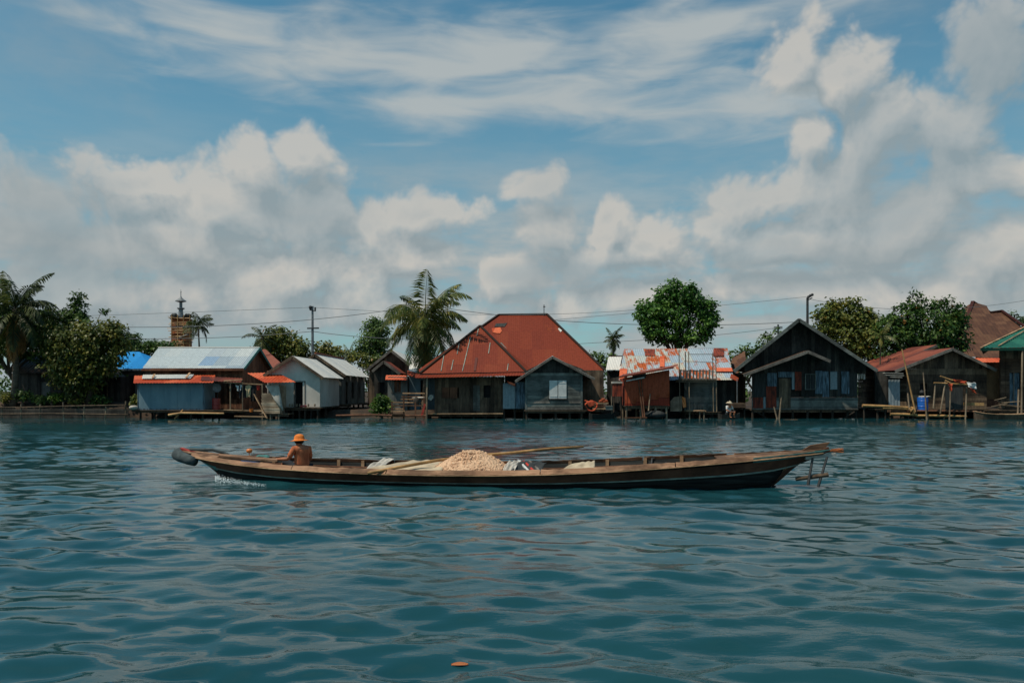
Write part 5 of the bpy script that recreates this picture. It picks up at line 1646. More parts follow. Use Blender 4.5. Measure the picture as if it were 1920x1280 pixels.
def frond(par, base, az, el, L, droop, mat, seed, wid=.62, n=34, name='frond', hang=.55):
    """feathered palm leaf: arched midrib with two rows of drooping leaflets"""
    rg = np.random.default_rng(seed)
    d = np.array([math.cos(az), math.sin(az), 0.0])
    s = np.array([-math.sin(az), math.cos(az), 0.0])
    roll = rg.uniform(-.8, .8)
    s = s * math.cos(roll) + np.array([0, 0, 1.0]) * math.sin(roll)
    pts = []
    p = np.array(base, dtype=float)
    a = el
    m = 12
    for i in range(m + 1):
        pts.append(p.copy())
        p = p + (d * math.cos(a) + np.array([0, 0, math.sin(a)])) * L / m
        a -= droop / m * (.5 + 1.1 * i / m)
        a = max(a, -1.52)
    pts = np.array(pts)
    Q = []
    for i in range(n):
        t = .12 + .88 * i / (n - 1)
        f = t * m
        j = min(int(f), m - 1)
        c = pts[j] + (pts[j + 1] - pts[j]) * (f - j)
        tan = pts[j + 1] - pts[j]
        tan = tan / np.linalg.norm(tan)
        s2 = s - tan * (s * tan).sum()
        s2 = s2 / (np.linalg.norm(s2) + 1e-9)
        upv = np.cross(s2, tan)
        ll = wid * L * .36 * math.sin(math.pi * min(.97, .18 + t * .80)) ** .7
        for sg in (-1, 1):
            dr = s2 * sg * rg.uniform(.75, 1.0) + tan * rg.uniform(.45, .8) - np.array([0, 0, hang * rg.uniform(.3, 1.1)]) + upv * .15
            dr = dr / np.linalg.norm(dr)
            l = ll * rg.uniform(.8, 1.15)
            w = tan * (.026 + .006 * L)
            mid = c + dr * l * .5
            tip = c + dr * l - np.array([0, 0, l * .22])
            Q.append([c, mid + w, tip, mid - w])
    o = leaf_mesh(name, np.array(Q), mat, par)
    # midrib joined into the same mesh
    b = MB().tube([Vector(q) for q in pts[::2]], [max(.008, .045 * (1 - i / 6.5)) for i in range(len(pts[::2]))], 5)
    off = Vector((0, 0, 0))
    q = par
    while q is not None:
        off += q.location
        q = q.parent
    bm = bmesh.new()
    bm.from_mesh(o.data)
    vv = [bm.verts.new(Vector(v) - off) for v in b.v]
    for f in b.f:
        try:
            bm.faces.new([vv[k] for k in f])
        except ValueError:
            pass
    bm.to_mesh(o.data)
    bm.free()
    return o


def palm(name, label, Y, crown, foot, L, nf, mat, seed, dead=0, base=.4, tr=.17, nl=34, wid=.62, up=1.35, low=-.75, coco=0, gap=None):
    rnd = random.Random(seed)
    c = P(crown[0], crown[1], Y)
    f = Vector((X(foot, Y), Y, base - .4))
    r = thing(name, label, 'palm tree', (f.x, Y, base))
    b = MB()
    pts = [f.lerp(c, t) + Vector((.25 * math.sin(t * 2.6) * (1 - t), 0, 0)) for t in np.linspace(0, 1, 9)]
    b.tube(pts, [tr * (1.35 - .75 * t) for t in np.linspace(0, 1, 9)], 9)
    b.blob(c, (tr * 1.3, tr * 1.3, tr * 2.2), seed, 2, .15)
    b.build('trunk', M['palm_trunk'], r, smooth=True)
    for i in range(nf):
        t = i / max(1, nf - 1)
        el = up + (low - up) * t ** 1.0 + rnd.uniform(-.15, .15)
        az = i * 2.39996 + rnd.uniform(-.25, .25)
        isd = i >= nf - dead
        frond(r, c + Vector((0, 0, tr * 1.2 * (1 - t))), az, el, L * rnd.uniform(.7, 1.1) * (.9 if isd else 1), (1.25 if not isd else 1.8) * rnd.uniform(.6, 1.6), M['palm_dead'] if isd else M[mat], seed * 100 + i, wid, nl)
    for i in range(coco):
        a = i * 2.1
        MB().blob(c + Vector((.28 * math.cos(a), .28 * math.sin(a), -.3 - .12 * (i % 2))), (.13, .13, .16), i, 2, .05).build('coconut', M['leaf_olive'], r)
    return r


# big coconut palm in the middle
palm('coconut_palm', 'tall ragged coconut palm left of the red-roofed house', 60, (797, 600), 794, 4.3, 44, 'palm_leaf', 5, dead=3, nl=52, coco=6, tr=.2, low=-1.4, up=1.08, wid=.78)
# palm at the far left with hanging dry fronds
palm('coconut_palm', 'broad coconut palm with hanging brown dead fronds at the far left edge', 57.8, (30, 585), 24, 4.0, 40, 'palm_dark', 9, dead=8, nl=48, base=1.0, tr=.2, low=-1.3)
palm('betel_palm', 'slim palm with a tight tuft beside the orange brick tower', 76, (372, 612), 374, 1.75, 18, 'palm_dark', 13, dead=0, nl=24, tr=.1, wid=1.05, up=1.45, low=-.5)
palm('small_palm', 'small palm with a bare thin trunk behind the big red roof', 84, (1150, 638), 1149, 1.6, 20, 'palm_dark', 17, nl=24, tr=.12, wid=.85, low=-1.2)
palm('yellowish_palm', 'low palm poking from the trees left of the utility pole', 74, (492, 636), 492, 2.0, 14, 'palm_dark', 21, nl=22, tr=.12)
palm('stubby_palm', 'stubby palm with yellowed fronds right of the rear whitish roof', 80, (655, 668), 655, 1.7, 12, 'palm_leaf', 23, nl=18, tr=.12)
palm('leaning_palm', 'thin pale palm tuft right of the blackened house', 62, (1652, 632), 1641, 1.5, 9, 'palm_leaf', 27, nl=20, tr=.06, up=1.2)

tree('round_tree', 'large rounded deep green tree behind the rust-blotched zinc roof', 'tree', 70,
     [(1268, 588, 34, 30), (1250, 556, 22, 20), (1284, 552, 24, 20), (1218, 592, 20, 22), (1322, 580, 18, 22), (1236, 628, 26, 16), (1302, 628, 28, 16), (1265, 540, 16, 13), (1211, 574, 13, 12), (1222, 614, 20, 18), (1322, 606, 19, 20), (1306, 566, 20, 20), (1236, 584, 22, 20), (1272, 634, 18, 12), (1262, 531, 8, 7), (1338, 592, 7, 10), (1201, 590, 8, 9)], 'leaf_round', 1268, 14000, .30, 31, .42, fill=.22)
tree('bushy_tree', 'wide bushy tree in front of the shaded houses on the left bank', 'tree', 58.2,
     [(190, 640, 46, 42), (215, 625, 22, 26), (150, 650, 42, 40), (125, 680, 36, 36), (165, 690, 48, 36), (205, 680, 26, 26), (140, 715, 48, 24), (100, 640, 26, 34), (230, 650, 12, 18)], 'leaf_olive', 160, 15000, .26, 33, .42, base=1.0)
tree('slender_tree', 'slender tree with a small tufted top rising above the bushy tree', 'tree', 60,
     [(146, 560, 14, 14), (148, 580, 18, 16), (140, 592, 20, 16), (152, 605, 22, 20), (190, 582, 12, 2.5), (128, 585, 8, 4)], 'leaf_dark', 148, 1500, .25, 35, .3, base=1.0)
tree('dark_tree', 'dark leafy tree crowding behind the far left palm', 'tree', 61,
     [(66, 612, 46, 38), (100, 612, 30, 38), (10, 600, 34, 34), (70, 645, 60, 30), (110, 640, 26, 36), (-20, 630, 50, 50), (2, 530, 14, 12)], 'leaf_dark', 60, 12000, .28, 37, .45, base=1.0)
tree('background_tree', 'low dark trees massed left of the orange brick tower', 'tree', 95,
     [(262, 650, 26, 16), (295, 652, 30, 16), (250, 645, 14, 14), (320, 655, 26, 14)], 'leaf_dark', 270, 2200, .4, 39, .6)
tree('background_tree', 'spiky dark shrub-topped tree just left of the low massed trees', 'tree', 90,
     [(248, 634, 14, 8), (236, 645, 14, 12)], 'leaf_dark', 245, 700, .35, 40, .5)
tree('autumn_tinted_tree', 'wide tree with orange-tinted lower leaves left of the utility pole', 'tree', 82,
     [(532, 640, 32, 20), (505, 650, 24, 20), (560, 652, 22, 18), (520, 628, 22, 14), (545, 664, 34, 14), (500, 668, 26, 12)], 'leaf_yellow', 530, 6000, .32, 41, .5)
tree('small_tree', 'small dark tree between the utility pole and the rear whitish roof', 'tree', 82,
     [(612, 655, 20, 16), (602, 665, 22, 12), (625, 660, 14, 12)], 'leaf_olive', 610, 1500, .32, 43, .45)
tree('airy_tree', 'airy grey-green tree left of the coconut palm', 'tree', 80,
     [(700, 622, 20, 22), (690, 640, 22, 20), (715, 630, 16, 26), (706, 606, 14, 12), (682, 655, 16, 14), (712, 655, 20, 16)], 'leaf_light', 702, 4500, .28, 45, .5, fill=.5)
tree('yellow_shrub_tree', 'yellow-green shrubby tree at the foot of the airy tree', 'tree', 77,
     [(690, 675, 18, 12), (668, 668, 14, 9), (712, 678, 14, 12), (640, 668, 16, 8)], 'leaf_yellow', 690, 1500, .3, 47, .45)
tree('flowering_tree', 'broad yellow-green tree with orange tips behind the blackened house', 'tree', 68,
     [(1572, 594, 30, 20), (1546, 608, 20, 20), (1606, 600, 24, 26), (1538, 594, 9, 7), (1622, 588, 9, 8), (1590, 630, 46, 36), (1570, 568, 14, 10), (1600, 570, 14, 14), (1620, 640, 34, 40), (1548, 588, 20, 14), (1635, 612, 16, 26)], 'leaf_yellow', 1590, 10000, .32, 49, .42, fill=.25)
tree('fruit_tree', 'tall dark dense tree with orange fruit left of the huge brown roof', 'tree', 66,
     [(1720, 566, 16, 20), (1700, 596, 28, 28), (1774, 590, 30, 30), (1680, 600, 14, 14), (1800, 596, 14, 16), (1740, 620, 56, 44), (1690, 640, 40, 38), (1790, 625, 24, 42), (1665, 625, 26, 30), (1780, 650, 34, 30), (1708, 574, 12, 12), (1764, 566, 14, 9), (1700, 668, 60, 24)], 'leaf_fruit', 1735, 13000, .30, 51, .42, fill=.22)
tree('rear_tree', 'ragged young tree left of the blackened house gable', 'tree', 78,
     [(1438, 632, 12, 12), (1455, 622, 8, 6), (1430, 645, 12, 12), (1400, 655, 20, 10), (1380, 668, 22, 14)], 'leaf_light', 1435, 1100, .3, 53, .35)
tree('edge_tree', 'thin dark tree behind the huge brown roof at the right edge', 'tree', 92,
     [(1906, 592, 10, 10), (1916, 604, 14, 12), (1935, 600, 16, 20)], 'leaf_dark', 1915, 900, .3, 55, .4)
tree('distant_tree', 'bluish green distant tree between the red roof and the small palm', 'tree', 105,
     [(1120, 668, 16, 10), (1134, 678, 14, 12), (1145, 672, 10, 16), (1108, 676, 12, 10)], 'leaf_light', 1125, 900, .4, 57, .5)
tree('bank_bush', 'glossy green bush at the water edge left of the stepped jetty', 'bush', 56.3,
     [(715, 757, 16, 15), (706, 766, 12, 12), (725, 765, 12, 12), (714, 747, 10, 7)], 'bush_leaf', 715, 1300, .2, 59, .22, base=.2)
for i, (px, py, rx, ry, lab, m_) in enumerate(((8, 744, 16, 8, 'leafy bush at the extreme left of the bank', 'leaf_olive'), (42, 741, 14, 9, 'dull bush behind the bank fence, under the palm', 'leaf_dark'), (72, 748, 14, 7, 'low weeds behind the bank fence, right of the dull bush', 'leaf_light'),
                                              (100, 745, 18, 8, 'bright bush behind the bank fence, under the bushy tree', 'bush_leaf'), (135, 748, 16, 6, 'sparse low bush in the shade of the bushy tree', 'leaf_olive'), (256, 750, 6, 7, 'little yellow-green bush at the shack corner', 'leaf_yellow'), (185, 748, 20, 6, 'flat bush before the low dark house', 'leaf_dark'))):
    tree('shrub', lab, 'bush', 57.6 if px < 250 else 55.9, [(px, py, rx, ry), (px + rx * .5, py + 2, rx * .6, ry * .8)], m_, px, 420, .2, 60 + i, .22, base=Z(py + ry, 57.6), group='shrubs along the left bank')
# the wood beyond the village: fills the gaps between houses, too far and dense to count
rg = np.random.default_rng(77)
cs = []
for x in np.arange(-95, 96, 2.2):
    if abs(x) > 0:
        yb = 100 + rg.uniform(-6, 10)
        hh = 3.1 + 1.3 * math.sin(x * .21) + rg.uniform(-.5, 1.0) + (1.2 if x < -45 or x > 42 else 0)
        for q in range(7):
            cs.append((x + rg.uniform(-1.6, 1.6), yb + rg.uniform(-2, 2), rg.uniform(.4, 1) * hh))
cs = np.array(cs)
Q = []
for c in cs:
    p = c + rg.normal(0, .75, (26, 3))
    out = rg.normal(0, 1, (26, 3))
    out /= np.linalg.norm(out, axis=1)[:, None]
    Q.append(leaves(p, out, .55, rg))
o = leaf_mesh('far_wood', np.concatenate(Q), M['leaf_dark'], None)
o['kind'] = 'stuff'

# ------------------------------------------------------------------ poles, wires, tower
Yp = 72.0
r = thing('utility_pole', 'slim grey utility pole with a crossarm and lamp brackets left of centre', 'utility pole', (X(586, Yp), Yp, .3))
MB().tube([(X(586, Yp), Yp, -.2), P(586, 640, Yp), P(586, 574, Yp)], [.14, .12, .09], 10).build('pole', M['galv'], r)
MB().beam(P(576, 615.5, Yp - .1), P(598, 615, Yp - .1), .1, .12).build('crossarm', M['iron'], r)
b = MB()
b.beam(P(581, 581, Yp - .1), P(592, 583, Yp - .1), .08, .08)
b.tube([P(582, 581, Yp - .1), P(582, 575, Yp - .1)], .1)
b.tube([P(591, 583, Yp - .1), P(591, 576, Yp - .1)], .08)
b.blob(P(582, 576, Yp - .1), .16, 1, 2, 0)
b.build('insulator_bracket', M['iron'], r)
Yq = 70.0
r = thing('utility_pole', 'dark utility pole with stacked insulators behind the blackened gable', 'utility pole', (X(1514, Yq), Yq, .3))
MB().tube([(X(1514, Yq), Yq, -.2), P(1514, 558, Yq)], [.14, .1], 10).build('pole', M['iron'], r)
b = MB()
b.beam(P(1513, 560, Yq - .1), P(1523, 553.5, Yq - .1), .1, .1)
b.beam(P(1514, 563, Yq - .1), P(1523, 558, Yq - .1), .08, .08)
for px, py in ((1516, 556.5), (1519.5, 554), (1523, 552.5)):
    b.blob(P(px, py, Yq - .15), .13, 1, 2, 0)
b.build('insulator_bracket', M['iron'], r)
r = thing('utility_pole', 'distant small pole with two short crossarms left of the blackened gable', 'utility pole', (X(1459, 95), 95, .3))
MB().tube([(X(1459, 95), 95, -.2), P(1459, 608, 95)], [.14, .1], 8).build('pole', M['iron'], r)
for py in (613, 615.5):
    MB().beam(P(1451, py, 94.9), P(1467, py, 94.9), .08, .1).build('crossarm', M['iron'], r)
r = thing('aerial', 'thin bare aerial mast above the trees near the blue roof', 'aerial', (X(240, 80), 80, .4))
MB().tube([(X(240, 80), 80, .2), P(240, 612, 80)], [.08, .05], 6).build('mast', M['iron'], r)
WI = [('highest wire running left from the utility pole', [(-60, 596), (220, 590), (400, 583.5), (586, 576)], 72),
      ('highest wire running right from the utility pole to the palm', [(586, 576), (690, 582.5), (800, 587), (960, 590), (1200, 580)], 72),
      ('thick wire sagging across from the left edge to the coconut palm', [(-60, 606), (100, 612), (280, 613), (450, 608), (600, 598), (700, 586), (795, 571)], 71),
      ('thick wire sagging from the coconut palm across the sky to the dark pole', [(795, 571), (870, 583), (980, 596), (1100, 603.5), (1250, 609), (1400, 608.5), (1514, 602)], 71),
      ('lowest wire running left from the utility pole crossarm', [(200, 634), (400, 633), (500, 628), (586, 621)], 73),
      ('lowest wire running right from the utility pole crossarm', [(586, 621), (640, 628), (740, 635), (880, 644)], 73),
      ('low wire rising rightwards behind the round tree to the distant pole', [(1000, 650), (1110, 643), (1210, 637), (1330, 629), (1459, 614)], 94),
      ('thin high wire faintly crossing behind the round tree', [(1030, 600), (1100, 595), (1200, 585), (1400, 568), (1514, 556)], 75),
      ('wire rising to the right edge above the huge brown roof', [(1514, 560), (1640, 577), (1760, 580), (1850, 573), (1990, 550)], 70)]
for lab, pts, yy in WI:
    xs_, ys_ = [p[0] for p in pts], [p[1] for p in pts]
    # smooth run through the points
    t = np.linspace(xs_[0], xs_[-1], 24)
    pf = np.polyfit(xs_, ys_, min(3, len(pts) - 1))
    one('power_line', lab, 'wire', MB().tube([P(a, float(np.polyval(pf, a)), yy) for a in t], .028 if 'thick' in lab or 'low' in lab else .017, 5), M['wire'], 'overhead power lines')

# brick tower under scaffolding
Yt = 110.0
r = thing('brick_tower', 'unfinished orange brick tower in scaffolding topped by a spired metal lantern', 'tower', (X(340, Yt), Yt, .4))
s = Yt / F
tx = X(340.5, Yt)
b = MB().box(tx - 14 * s, tx + 14 * s, Yt - 1, Yt + 1, .2, Z(597, Yt))
b.build('shaft', M['brick_orange'], r)
b = MB()
for py in (598, 612, 626, 640):
    b.box(tx - 15.5 * s, tx + 15.5 * s, Yt - 1.12, Yt + 1.12, Z(py, Yt) - .1, Z(py, Yt))
b.build('cornice', M['wood_brown'], r)
b = MB()
for px in (322, 333, 344, 356):
    b.tube([(X(px, Yt - 1.5), Yt - 1.5, .2), P(px, 590, Yt - 1.5)], .06, 5)
for py in (596, 608, 620, 632, 644):
    b.tube([P(316, py, Yt - 1.45), P(358, py + .5, Yt - 1.45)], .05, 5)
b.tube([P(322, 644, Yt - 1.4), P(356, 612, Yt - 1.4)], .05, 5)
rnd = random.Random(15)
for q in range(16):
    py = rnd.uniform(592, 648)
    x0 = rnd.uniform(312, 330)
    b.tube([P(x0, py, Yt - 1.5), P(x0 + rnd.uniform(14, 40), py + rnd.uniform(-4, 4), Yt - 1.5)], .035, 5)
b.build('scaffold', M['bamboo'], r)
MB().beam(P(338, 632, Yt - 1.6), P(352, 627, Yt - 1.6), .5, .1).build('scaffold_plank', M['offwhite'], r)
zc = Z(592, Yt)
b = MB().lathe((tx - .1, Yt, Z(597, Yt)), [(1.15, 0), (1.15, .25), (.35, .3), (.28, 1.2), (.5, 1.35), (.5, 1.45), (.2, 1.5), (.2, 2.2)], 12)
b.lathe((tx - .1, Yt, Z(597, Yt)), [(.2, 2.2), (.75, 2.35), (.72, 2.42), (.4, 2.65), (.12, 2.9), (.05, 3.1), (.05, 3.6), (.11, 3.65), (.03, 3.75), (.03, 3.95), (0, 4.0)], 12)
b.build('lantern', M['galv'], r)
b = MB()
for px in (324, 329, 350, 355):
    b.blob(P(px, 592, Yt - 1.2), (.35, .3, .3), int(px), 2, .25)
b.build('scaffold_netting', M['panel_dark'], r)

# ------------------------------------------------------------------ the long boat
BO, BT = Vector((-0.6, 16.75, 0.0)), math.radians(-8.8)
BX, BY = Vector((math.cos(BT), math.sin(BT), 0)), Vector((-math.sin(BT), math.cos(BT), 0))


def B(l, lat, z): return BO + BX * l + BY * lat + Vector((0, 0, z))


LS = [-6.85, -6.5, -6.0, -5.2, -4.3, -3.2, -2.0, -0.8, 0.4, 1.6, 2.8, 4.0, 5.0, 5.9, 6.5, 6.9]
HB = [.13, .22, .36, .56, .72, .84, .91, .94, .94, .92, .85, .70, .52, .33, .20, .11]
ZS = [.58, .53, .46, .385, .33, .295, .275, .27, .285, .325, .395, .485, .57, .655, .715, .765]
ZK = [.30, .08, -.12, -.22, -.28, -.3, -.3, -.3, -.3, -.3, -.28, -.25, -.22, -.12, .05, .34]
hb = lambda l: float(np.interp(l, LS, HB))
zs_ = lambda l: float(np.interp(l, LS, ZS))
zk_ = lambda l: float(np.interp(l, LS, ZK))


def rake_shift(l, t):
    return (1.05 * max(0, (-l - 5.2) / 1.65) ** 1.5 - .95 * max(0, (l - 5.2) / 1.7) ** 1.5) * t


def sec(l, t, sg, out=0.0):
    """hull surface: t = 0 at the sheer, 1 at the keel"""
    b = hb(l) * (1 - .30 * t - .55 * max(0, (t - .55) / .45) ** 2) + out
    return Vector((l + rake_shift(l, t), sg * b, zs_(l) + (zk_(l) - zs_(l)) * t))


r = thing('longboat', 'long low wooden cargo boat with a dark hull, motoring across the river', 'boat', BO, rz=BT)
boat = r
LL = np.linspace(-6.85, 6.9, 70)


def band(t0, t1, out0, out1, name, mat, n=4, thick=.03, l0=-6.85, l1=6.9, sides=(-1, 1), parent=r, label=None, zoff=0.0):
    ll = LL[(LL >= l0 - 1e-6) & (LL <= l1 + 1e-6)]
    for sg in sides:
        vs, fs = [], []
        for l in ll:
            for k in range(n + 1):
                t = t0 + (t1 - t0) * k / n
                vs.append(sec(l, t, sg, out0 + (out1 - out0) * k / n) + Vector((0, 0, zoff)))
            for k in range(n, -1, -1):
                t = t0 + (t1 - t0) * k / n
                vs.append(sec(l, t, sg, out0 + (out1 - out0) * k / n - thick) + Vector((0, 0, zoff)))
        m = 2 * (n + 1)
        for i in range(len(ll) - 1):
            for k in range(m):
                fs.append((i * m + k, i * m + (k + 1) % m, (i + 1) * m + (k + 1) % m, (i + 1) * m + k))
        fs.append(tuple(range(m)))
        fs.append(tuple((len(ll) - 1) * m + k for k in range(m)))
        MB().add(vs, fs).build(name, M[mat], parent, label, local=True)


# hull shell in one piece
vs, fs = [], []
TT = [.0, .12, .25, .4, .55, .7, .85, 1.0]
ring = [(-1, t) for t in TT] + [(1, t) for t in TT[-2::-1]]
for l in LL:
    for sg, t in ring:
        vs.append(sec(l, t, sg, .0))
    for sg, t in reversed(ring):
        p = sec(l, min(t, .86), sg, -.05)
        vs.append(p)
m = 2 * len(ring)
for i in range(len(LL) - 1):
    for k in range(m):
        fs.append((i * m + k, i * m + (k + 1) % m, (i + 1) * m + (k + 1) % m, (i + 1) * m + k))
fs.append(tuple(range(m)))
fs.append(tuple((len(LL) - 1) * m + k for k in range(m)))
MB().add(vs, fs).build('hull', M['hull'], r, local=True)
band(.12, .36, .035, .020, 'rub_strake', 'strake', thick=.03)
band(.36, .40, .032, .028, 'painted_stripe', 'stripe', n=1, thick=.03)
# washboard planks along both sides, leaning out, with splits along them
for sg in (-1, 1):
    rnd = random.Random(3 + sg)
    for (l0, l1) in ((-6.45, -3.9), (-3.88, -1.82), (-1.80, 1.3), (1.32, 3.9), (3.92, 6.6)) if sg < 0 else ((-6.4, -2.2), (-2.18, 1.05), (1.07, 3.3), (3.32, 5.0), (5.15, 6.6)):
        ll = np.linspace(l0, l1, 22)
        vs, fs = [], []
        for l in ll:
            b0, z0 = hb(l), zs_(l)
            w = rnd.uniform(-.008, .008)
            hi = (.045 if sg < 0 else .075) * float(np.interp(abs(l), [3.5, 6.5], [1, .35]))
            for (db, dz) in ((.060 + w, -.035 + w), (-.03, hi + w), (-.075, hi + w), (.0, -.06)):
                vs.append(Vector((l, sg * (b0 + db), z0 + dz)))
        for i in range(len(ll) - 1):
            for k in range(4):
                fs.append((i * 4 + k, i * 4 + (k + 1) % 4, (i + 1) * 4 + (k + 1) % 4, (i + 1) * 4 + k))
        fs += [(0, 1, 2, 3), tuple((len(ll) - 1) * 4 + k for k in range(4))]
        MB().add(vs, fs).build('washboard', M['gunwale'], r, local=True)
# edge moulding that catches the light
for sg in (-1, 1):
    MB().tube([Vector((l, sg * (hb(l) + .062), zs_(l) - .05)) for l in np.linspace(-6.6, 6.75, 60)], .013, 6).build('edge_moulding', M['wood_pale'], r, local=True)
# inner stringer, ribs, floor boards
for sg in (-1, 1):
    MB().tube([Vector((l, sg * (hb(l) - .09), zs_(l) - .10)) for l in np.linspace(-5.9, 6.0, 50)], .022, 6).build('stringer', M['wood_brown'], r, local=True)
for l in (-4.9, -3.45, -2.9, -2.35, .95, 1.75, 2.55, 3.35, 4.1):
    b = MB().box(l - .035, l + .035, hb(l) - .10, hb(l) - .05, .06, zs_(l) + .05)
    b.build('rib', M['wood_pale'], r, local=True)
b = MB()
rnd = random.Random(4)
for l in np.arange(-5.4, 5.4, .2):
    w = min(hb(l), hb(l + .18)) - .08
    z = .085 + rnd.uniform(0, .012)
    b.box(l, l + .19, -w * .82, w * .82, z, z + .025)
b.build('floor_boards', M['wood_brown'], r, local=True)
for l in (-5.25, -1.9, 4.2):
    MB().box(l - .12, l + .12, -hb(l) + .07, hb(l) - .07, zs_(l) - .13, zs_(l) - .09).build('thwart', M['wood_pale'], r, local=True)


def deck(l0, l1, name):
    b = MB()
    n = 7
    ll = np.linspace(l0, l1, 12)
    for k in range(n):
        f0, f1 = -1 + 2 * k / n, -1 + 2 * (k + 1) / n - .02
        for i in range(len(ll) - 1):
            a, c = ll[i], ll[i + 1]
            q = [Vector((a, f0 * (hb(a) - .03), zs_(a) + .02)), Vector((c, f0 * (hb(c) - .03), zs_(c) + .02)), Vector((c, f1 * (hb(c) - .03), zs_(c) + .02)), Vector((a, f1 * (hb(a) - .03), zs_(a) + .02))]
            b.slab(q, .03)
    b.build(name, M['gunwale'], r, local=True)


deck(-6.75, -5.85, 'bow_deck')
deck(4.75, 6.75, 'stern_deck')
# stems, with their old red and teal paint


def stem(l0, l1, t0, t1, mat, name, out=.006):
    for sg in (-1, 1):
        vs, fs = [], []
        ll = np.linspace(l0, l1, 8)
        tt = np.linspace(t0, t1, 6)
        for l in ll:
            for t in tt:
                vs.append(sec(l, t, sg, out))
        for i in range(7):
            for k in range(5):
                a = i * 6 + k
                fs.append((a, a + 1, a + 7, a + 6))
        o = MB().add(vs, fs).build(name, M[mat], r, local=True)
        md = o.modifiers.new('thickness', 'SOLIDIFY')
        md.thickness = .01


stem(-6.85, -6.15, .43, 1.0, 'stem_red', 'bow_cheek', .02)
stem(-6.85, -5.9, .31, .45, 'stem_teal', 'bow_band', .03)
stem(6.2, 6.88, .40, 1.0, 'strake', 'stern_cheek', .02)
stem(5.4, 6.9, .0, .12, 'stem_teal', 'stern_band', .05)
for sg in (-1, 1):
    MB().beam(sec(6.2, .36, sg, .012), sec(5.95, 1.0, sg, .012), .02, .045).build('stern_batten', M['wood_pale'], r, local=True)
    MB().beam(sec(-6.1, .48, sg, .012), sec(-6.0, 1.0, sg, .012), .02, .04).build('bow_batten', M['trim'], r, local=True)
b = MB().beam(sec(-6.85, .0, 0) + Vector((0, 0, .02)), sec(-6.85, 1, 0), .10, .09)
b.build('stem_post', M['stem_red'], r, local=True)
b = MB().beam(sec(6.9, .0, 0), sec(6.9, 1, 0), .10, .09)
b.build('stern_post', M['strake'], r, local=True)
# upright stern board, tiller plank, rudder cage
MB().slab([Vector((6.35, .02, .71)), Vector((6.55, .02, .84)), Vector((6.92, .06, .90)), Vector((6.82, .05, .77))], .03).build('stern_board', M['gunwale'], r, local=True)
rd = MB().beam(P(1510, 858.5, 15.55), P(1567, 852, 15.7), .05, .06).build('rudder_beam', M['offwhite'], r)
rd.data.transform(Matrix.Rotation(-BT, 4, 'Z'))
for a, c in (((1524, 858), (1515, 909)), ((1551, 856), (1534, 912))):
    o = MB().tube([P(*a, 15.55), P(*c, 15.5)], [.022, .03]).build('rudder_rod', M['iron'], rd)
    o.data.transform(Matrix.Rotation(-BT, 4, 'Z'))
o = MB().tube([P(1492, 898, 15.6), P(1553, 889.5, 15.5)], [.04, .045]).build('rudder_bar', M['wood_dark'], rd)
o.data.transform(Matrix.Rotation(-BT, 4, 'Z'))
b = MB()
b.tube([P(1518, 852, 15.75), P(1553, 845, 15.75)], .02)
o = b.build('tiller', M['wood_brown'], r)
o.data.transform(Matrix.Rotation(-BT, 4, 'Z'))
b = MB()
rnd = random.Random(6)
for k in range(26):
    p = P(1553, 845 + rnd.uniform(-2, 2), 15.75 + rnd.uniform(-.03, .03))
    b.tube([p, P(1580 + rnd.uniform(-6, 3), 844 + rnd.uniform(-4, 4), 15.75 + rnd.uniform(-.06, .06))], .007, 4)
one('broom', 'bristly orange-brown broom head sticking out behind the boat stern', 'broom', b, M['brick_orange'])
# tyre fender lashed over the bow
pts = [B(l, la, z) for l, la, z in ((-6.30, -.35, .36), (-6.45, -.31, .40), (-6.7, -.23, .46), (-6.86, -.12, .50), (-6.91, 0, .52), (-6.86, .12, .51), (-6.7, .23, .48), (-6.45, .31, .44), (-6.30, .35, .42))]
ty = one('tyre', 'grey rubber tyre bent as a fender around the boat bow', 'tyre', MB().tube(pts, [.09, .112, .12, .125, .125, .125, .12, .112, .09], 12), M['rubber'], smooth=True)
b = MB().blob(B(-5.0, .18, zs_(-5) + .05), (.16, .1, .07), 2, 2, .3)
one('teal_bundle', 'small teal bundle of net lying behind the bow deck', 'bundle', b, M['stem_teal'])
b = MB().tube([B(-6.6, -.05, .62), B(-6.35, .0, .60), B(-6.1, .05, .60), B(-5.85, .12, .52), B(-5.7, .1, .44)], .035, 8)
one('bow_rope', 'thick dark rope coiled over the bow deck behind the tyre', 'rope', b, M['rubber'], smooth=True)
b = MB()
b.slab([P(452, 862, 17.5), P(488, 865, 17.4), P(487, 868, 17.2), P(451, 864.5, 17.3)], .03)
one('blue_tarp', 'folded bright blue tarp lying in the boat ahead of the man', 'tarp', b, M['plastic_blue'])
b = MB().lathe(P(467.5, 849, 17.7), [(0, 0), (.05, .01), (.07, .05), (.05, .09), (0, .1)], 12)
b.tube([P(467.5, 849, 17.7), P(467, 860, 17.65)], .008, 5)
one('yellow_float', 'little yellow float on a stick near the boat bow', 'float', b, M['plastic_orange'], smooth=True)
b = MB().slab([P(410, 850, 17.6), P(520, 859, 17.4), P(520, 862, 17.2), P(410, 854, 17.4)], .04)
one('loose_plank', 'long loose plank lying inside the boat between bow and man', 'plank', b, M['gunwale'])


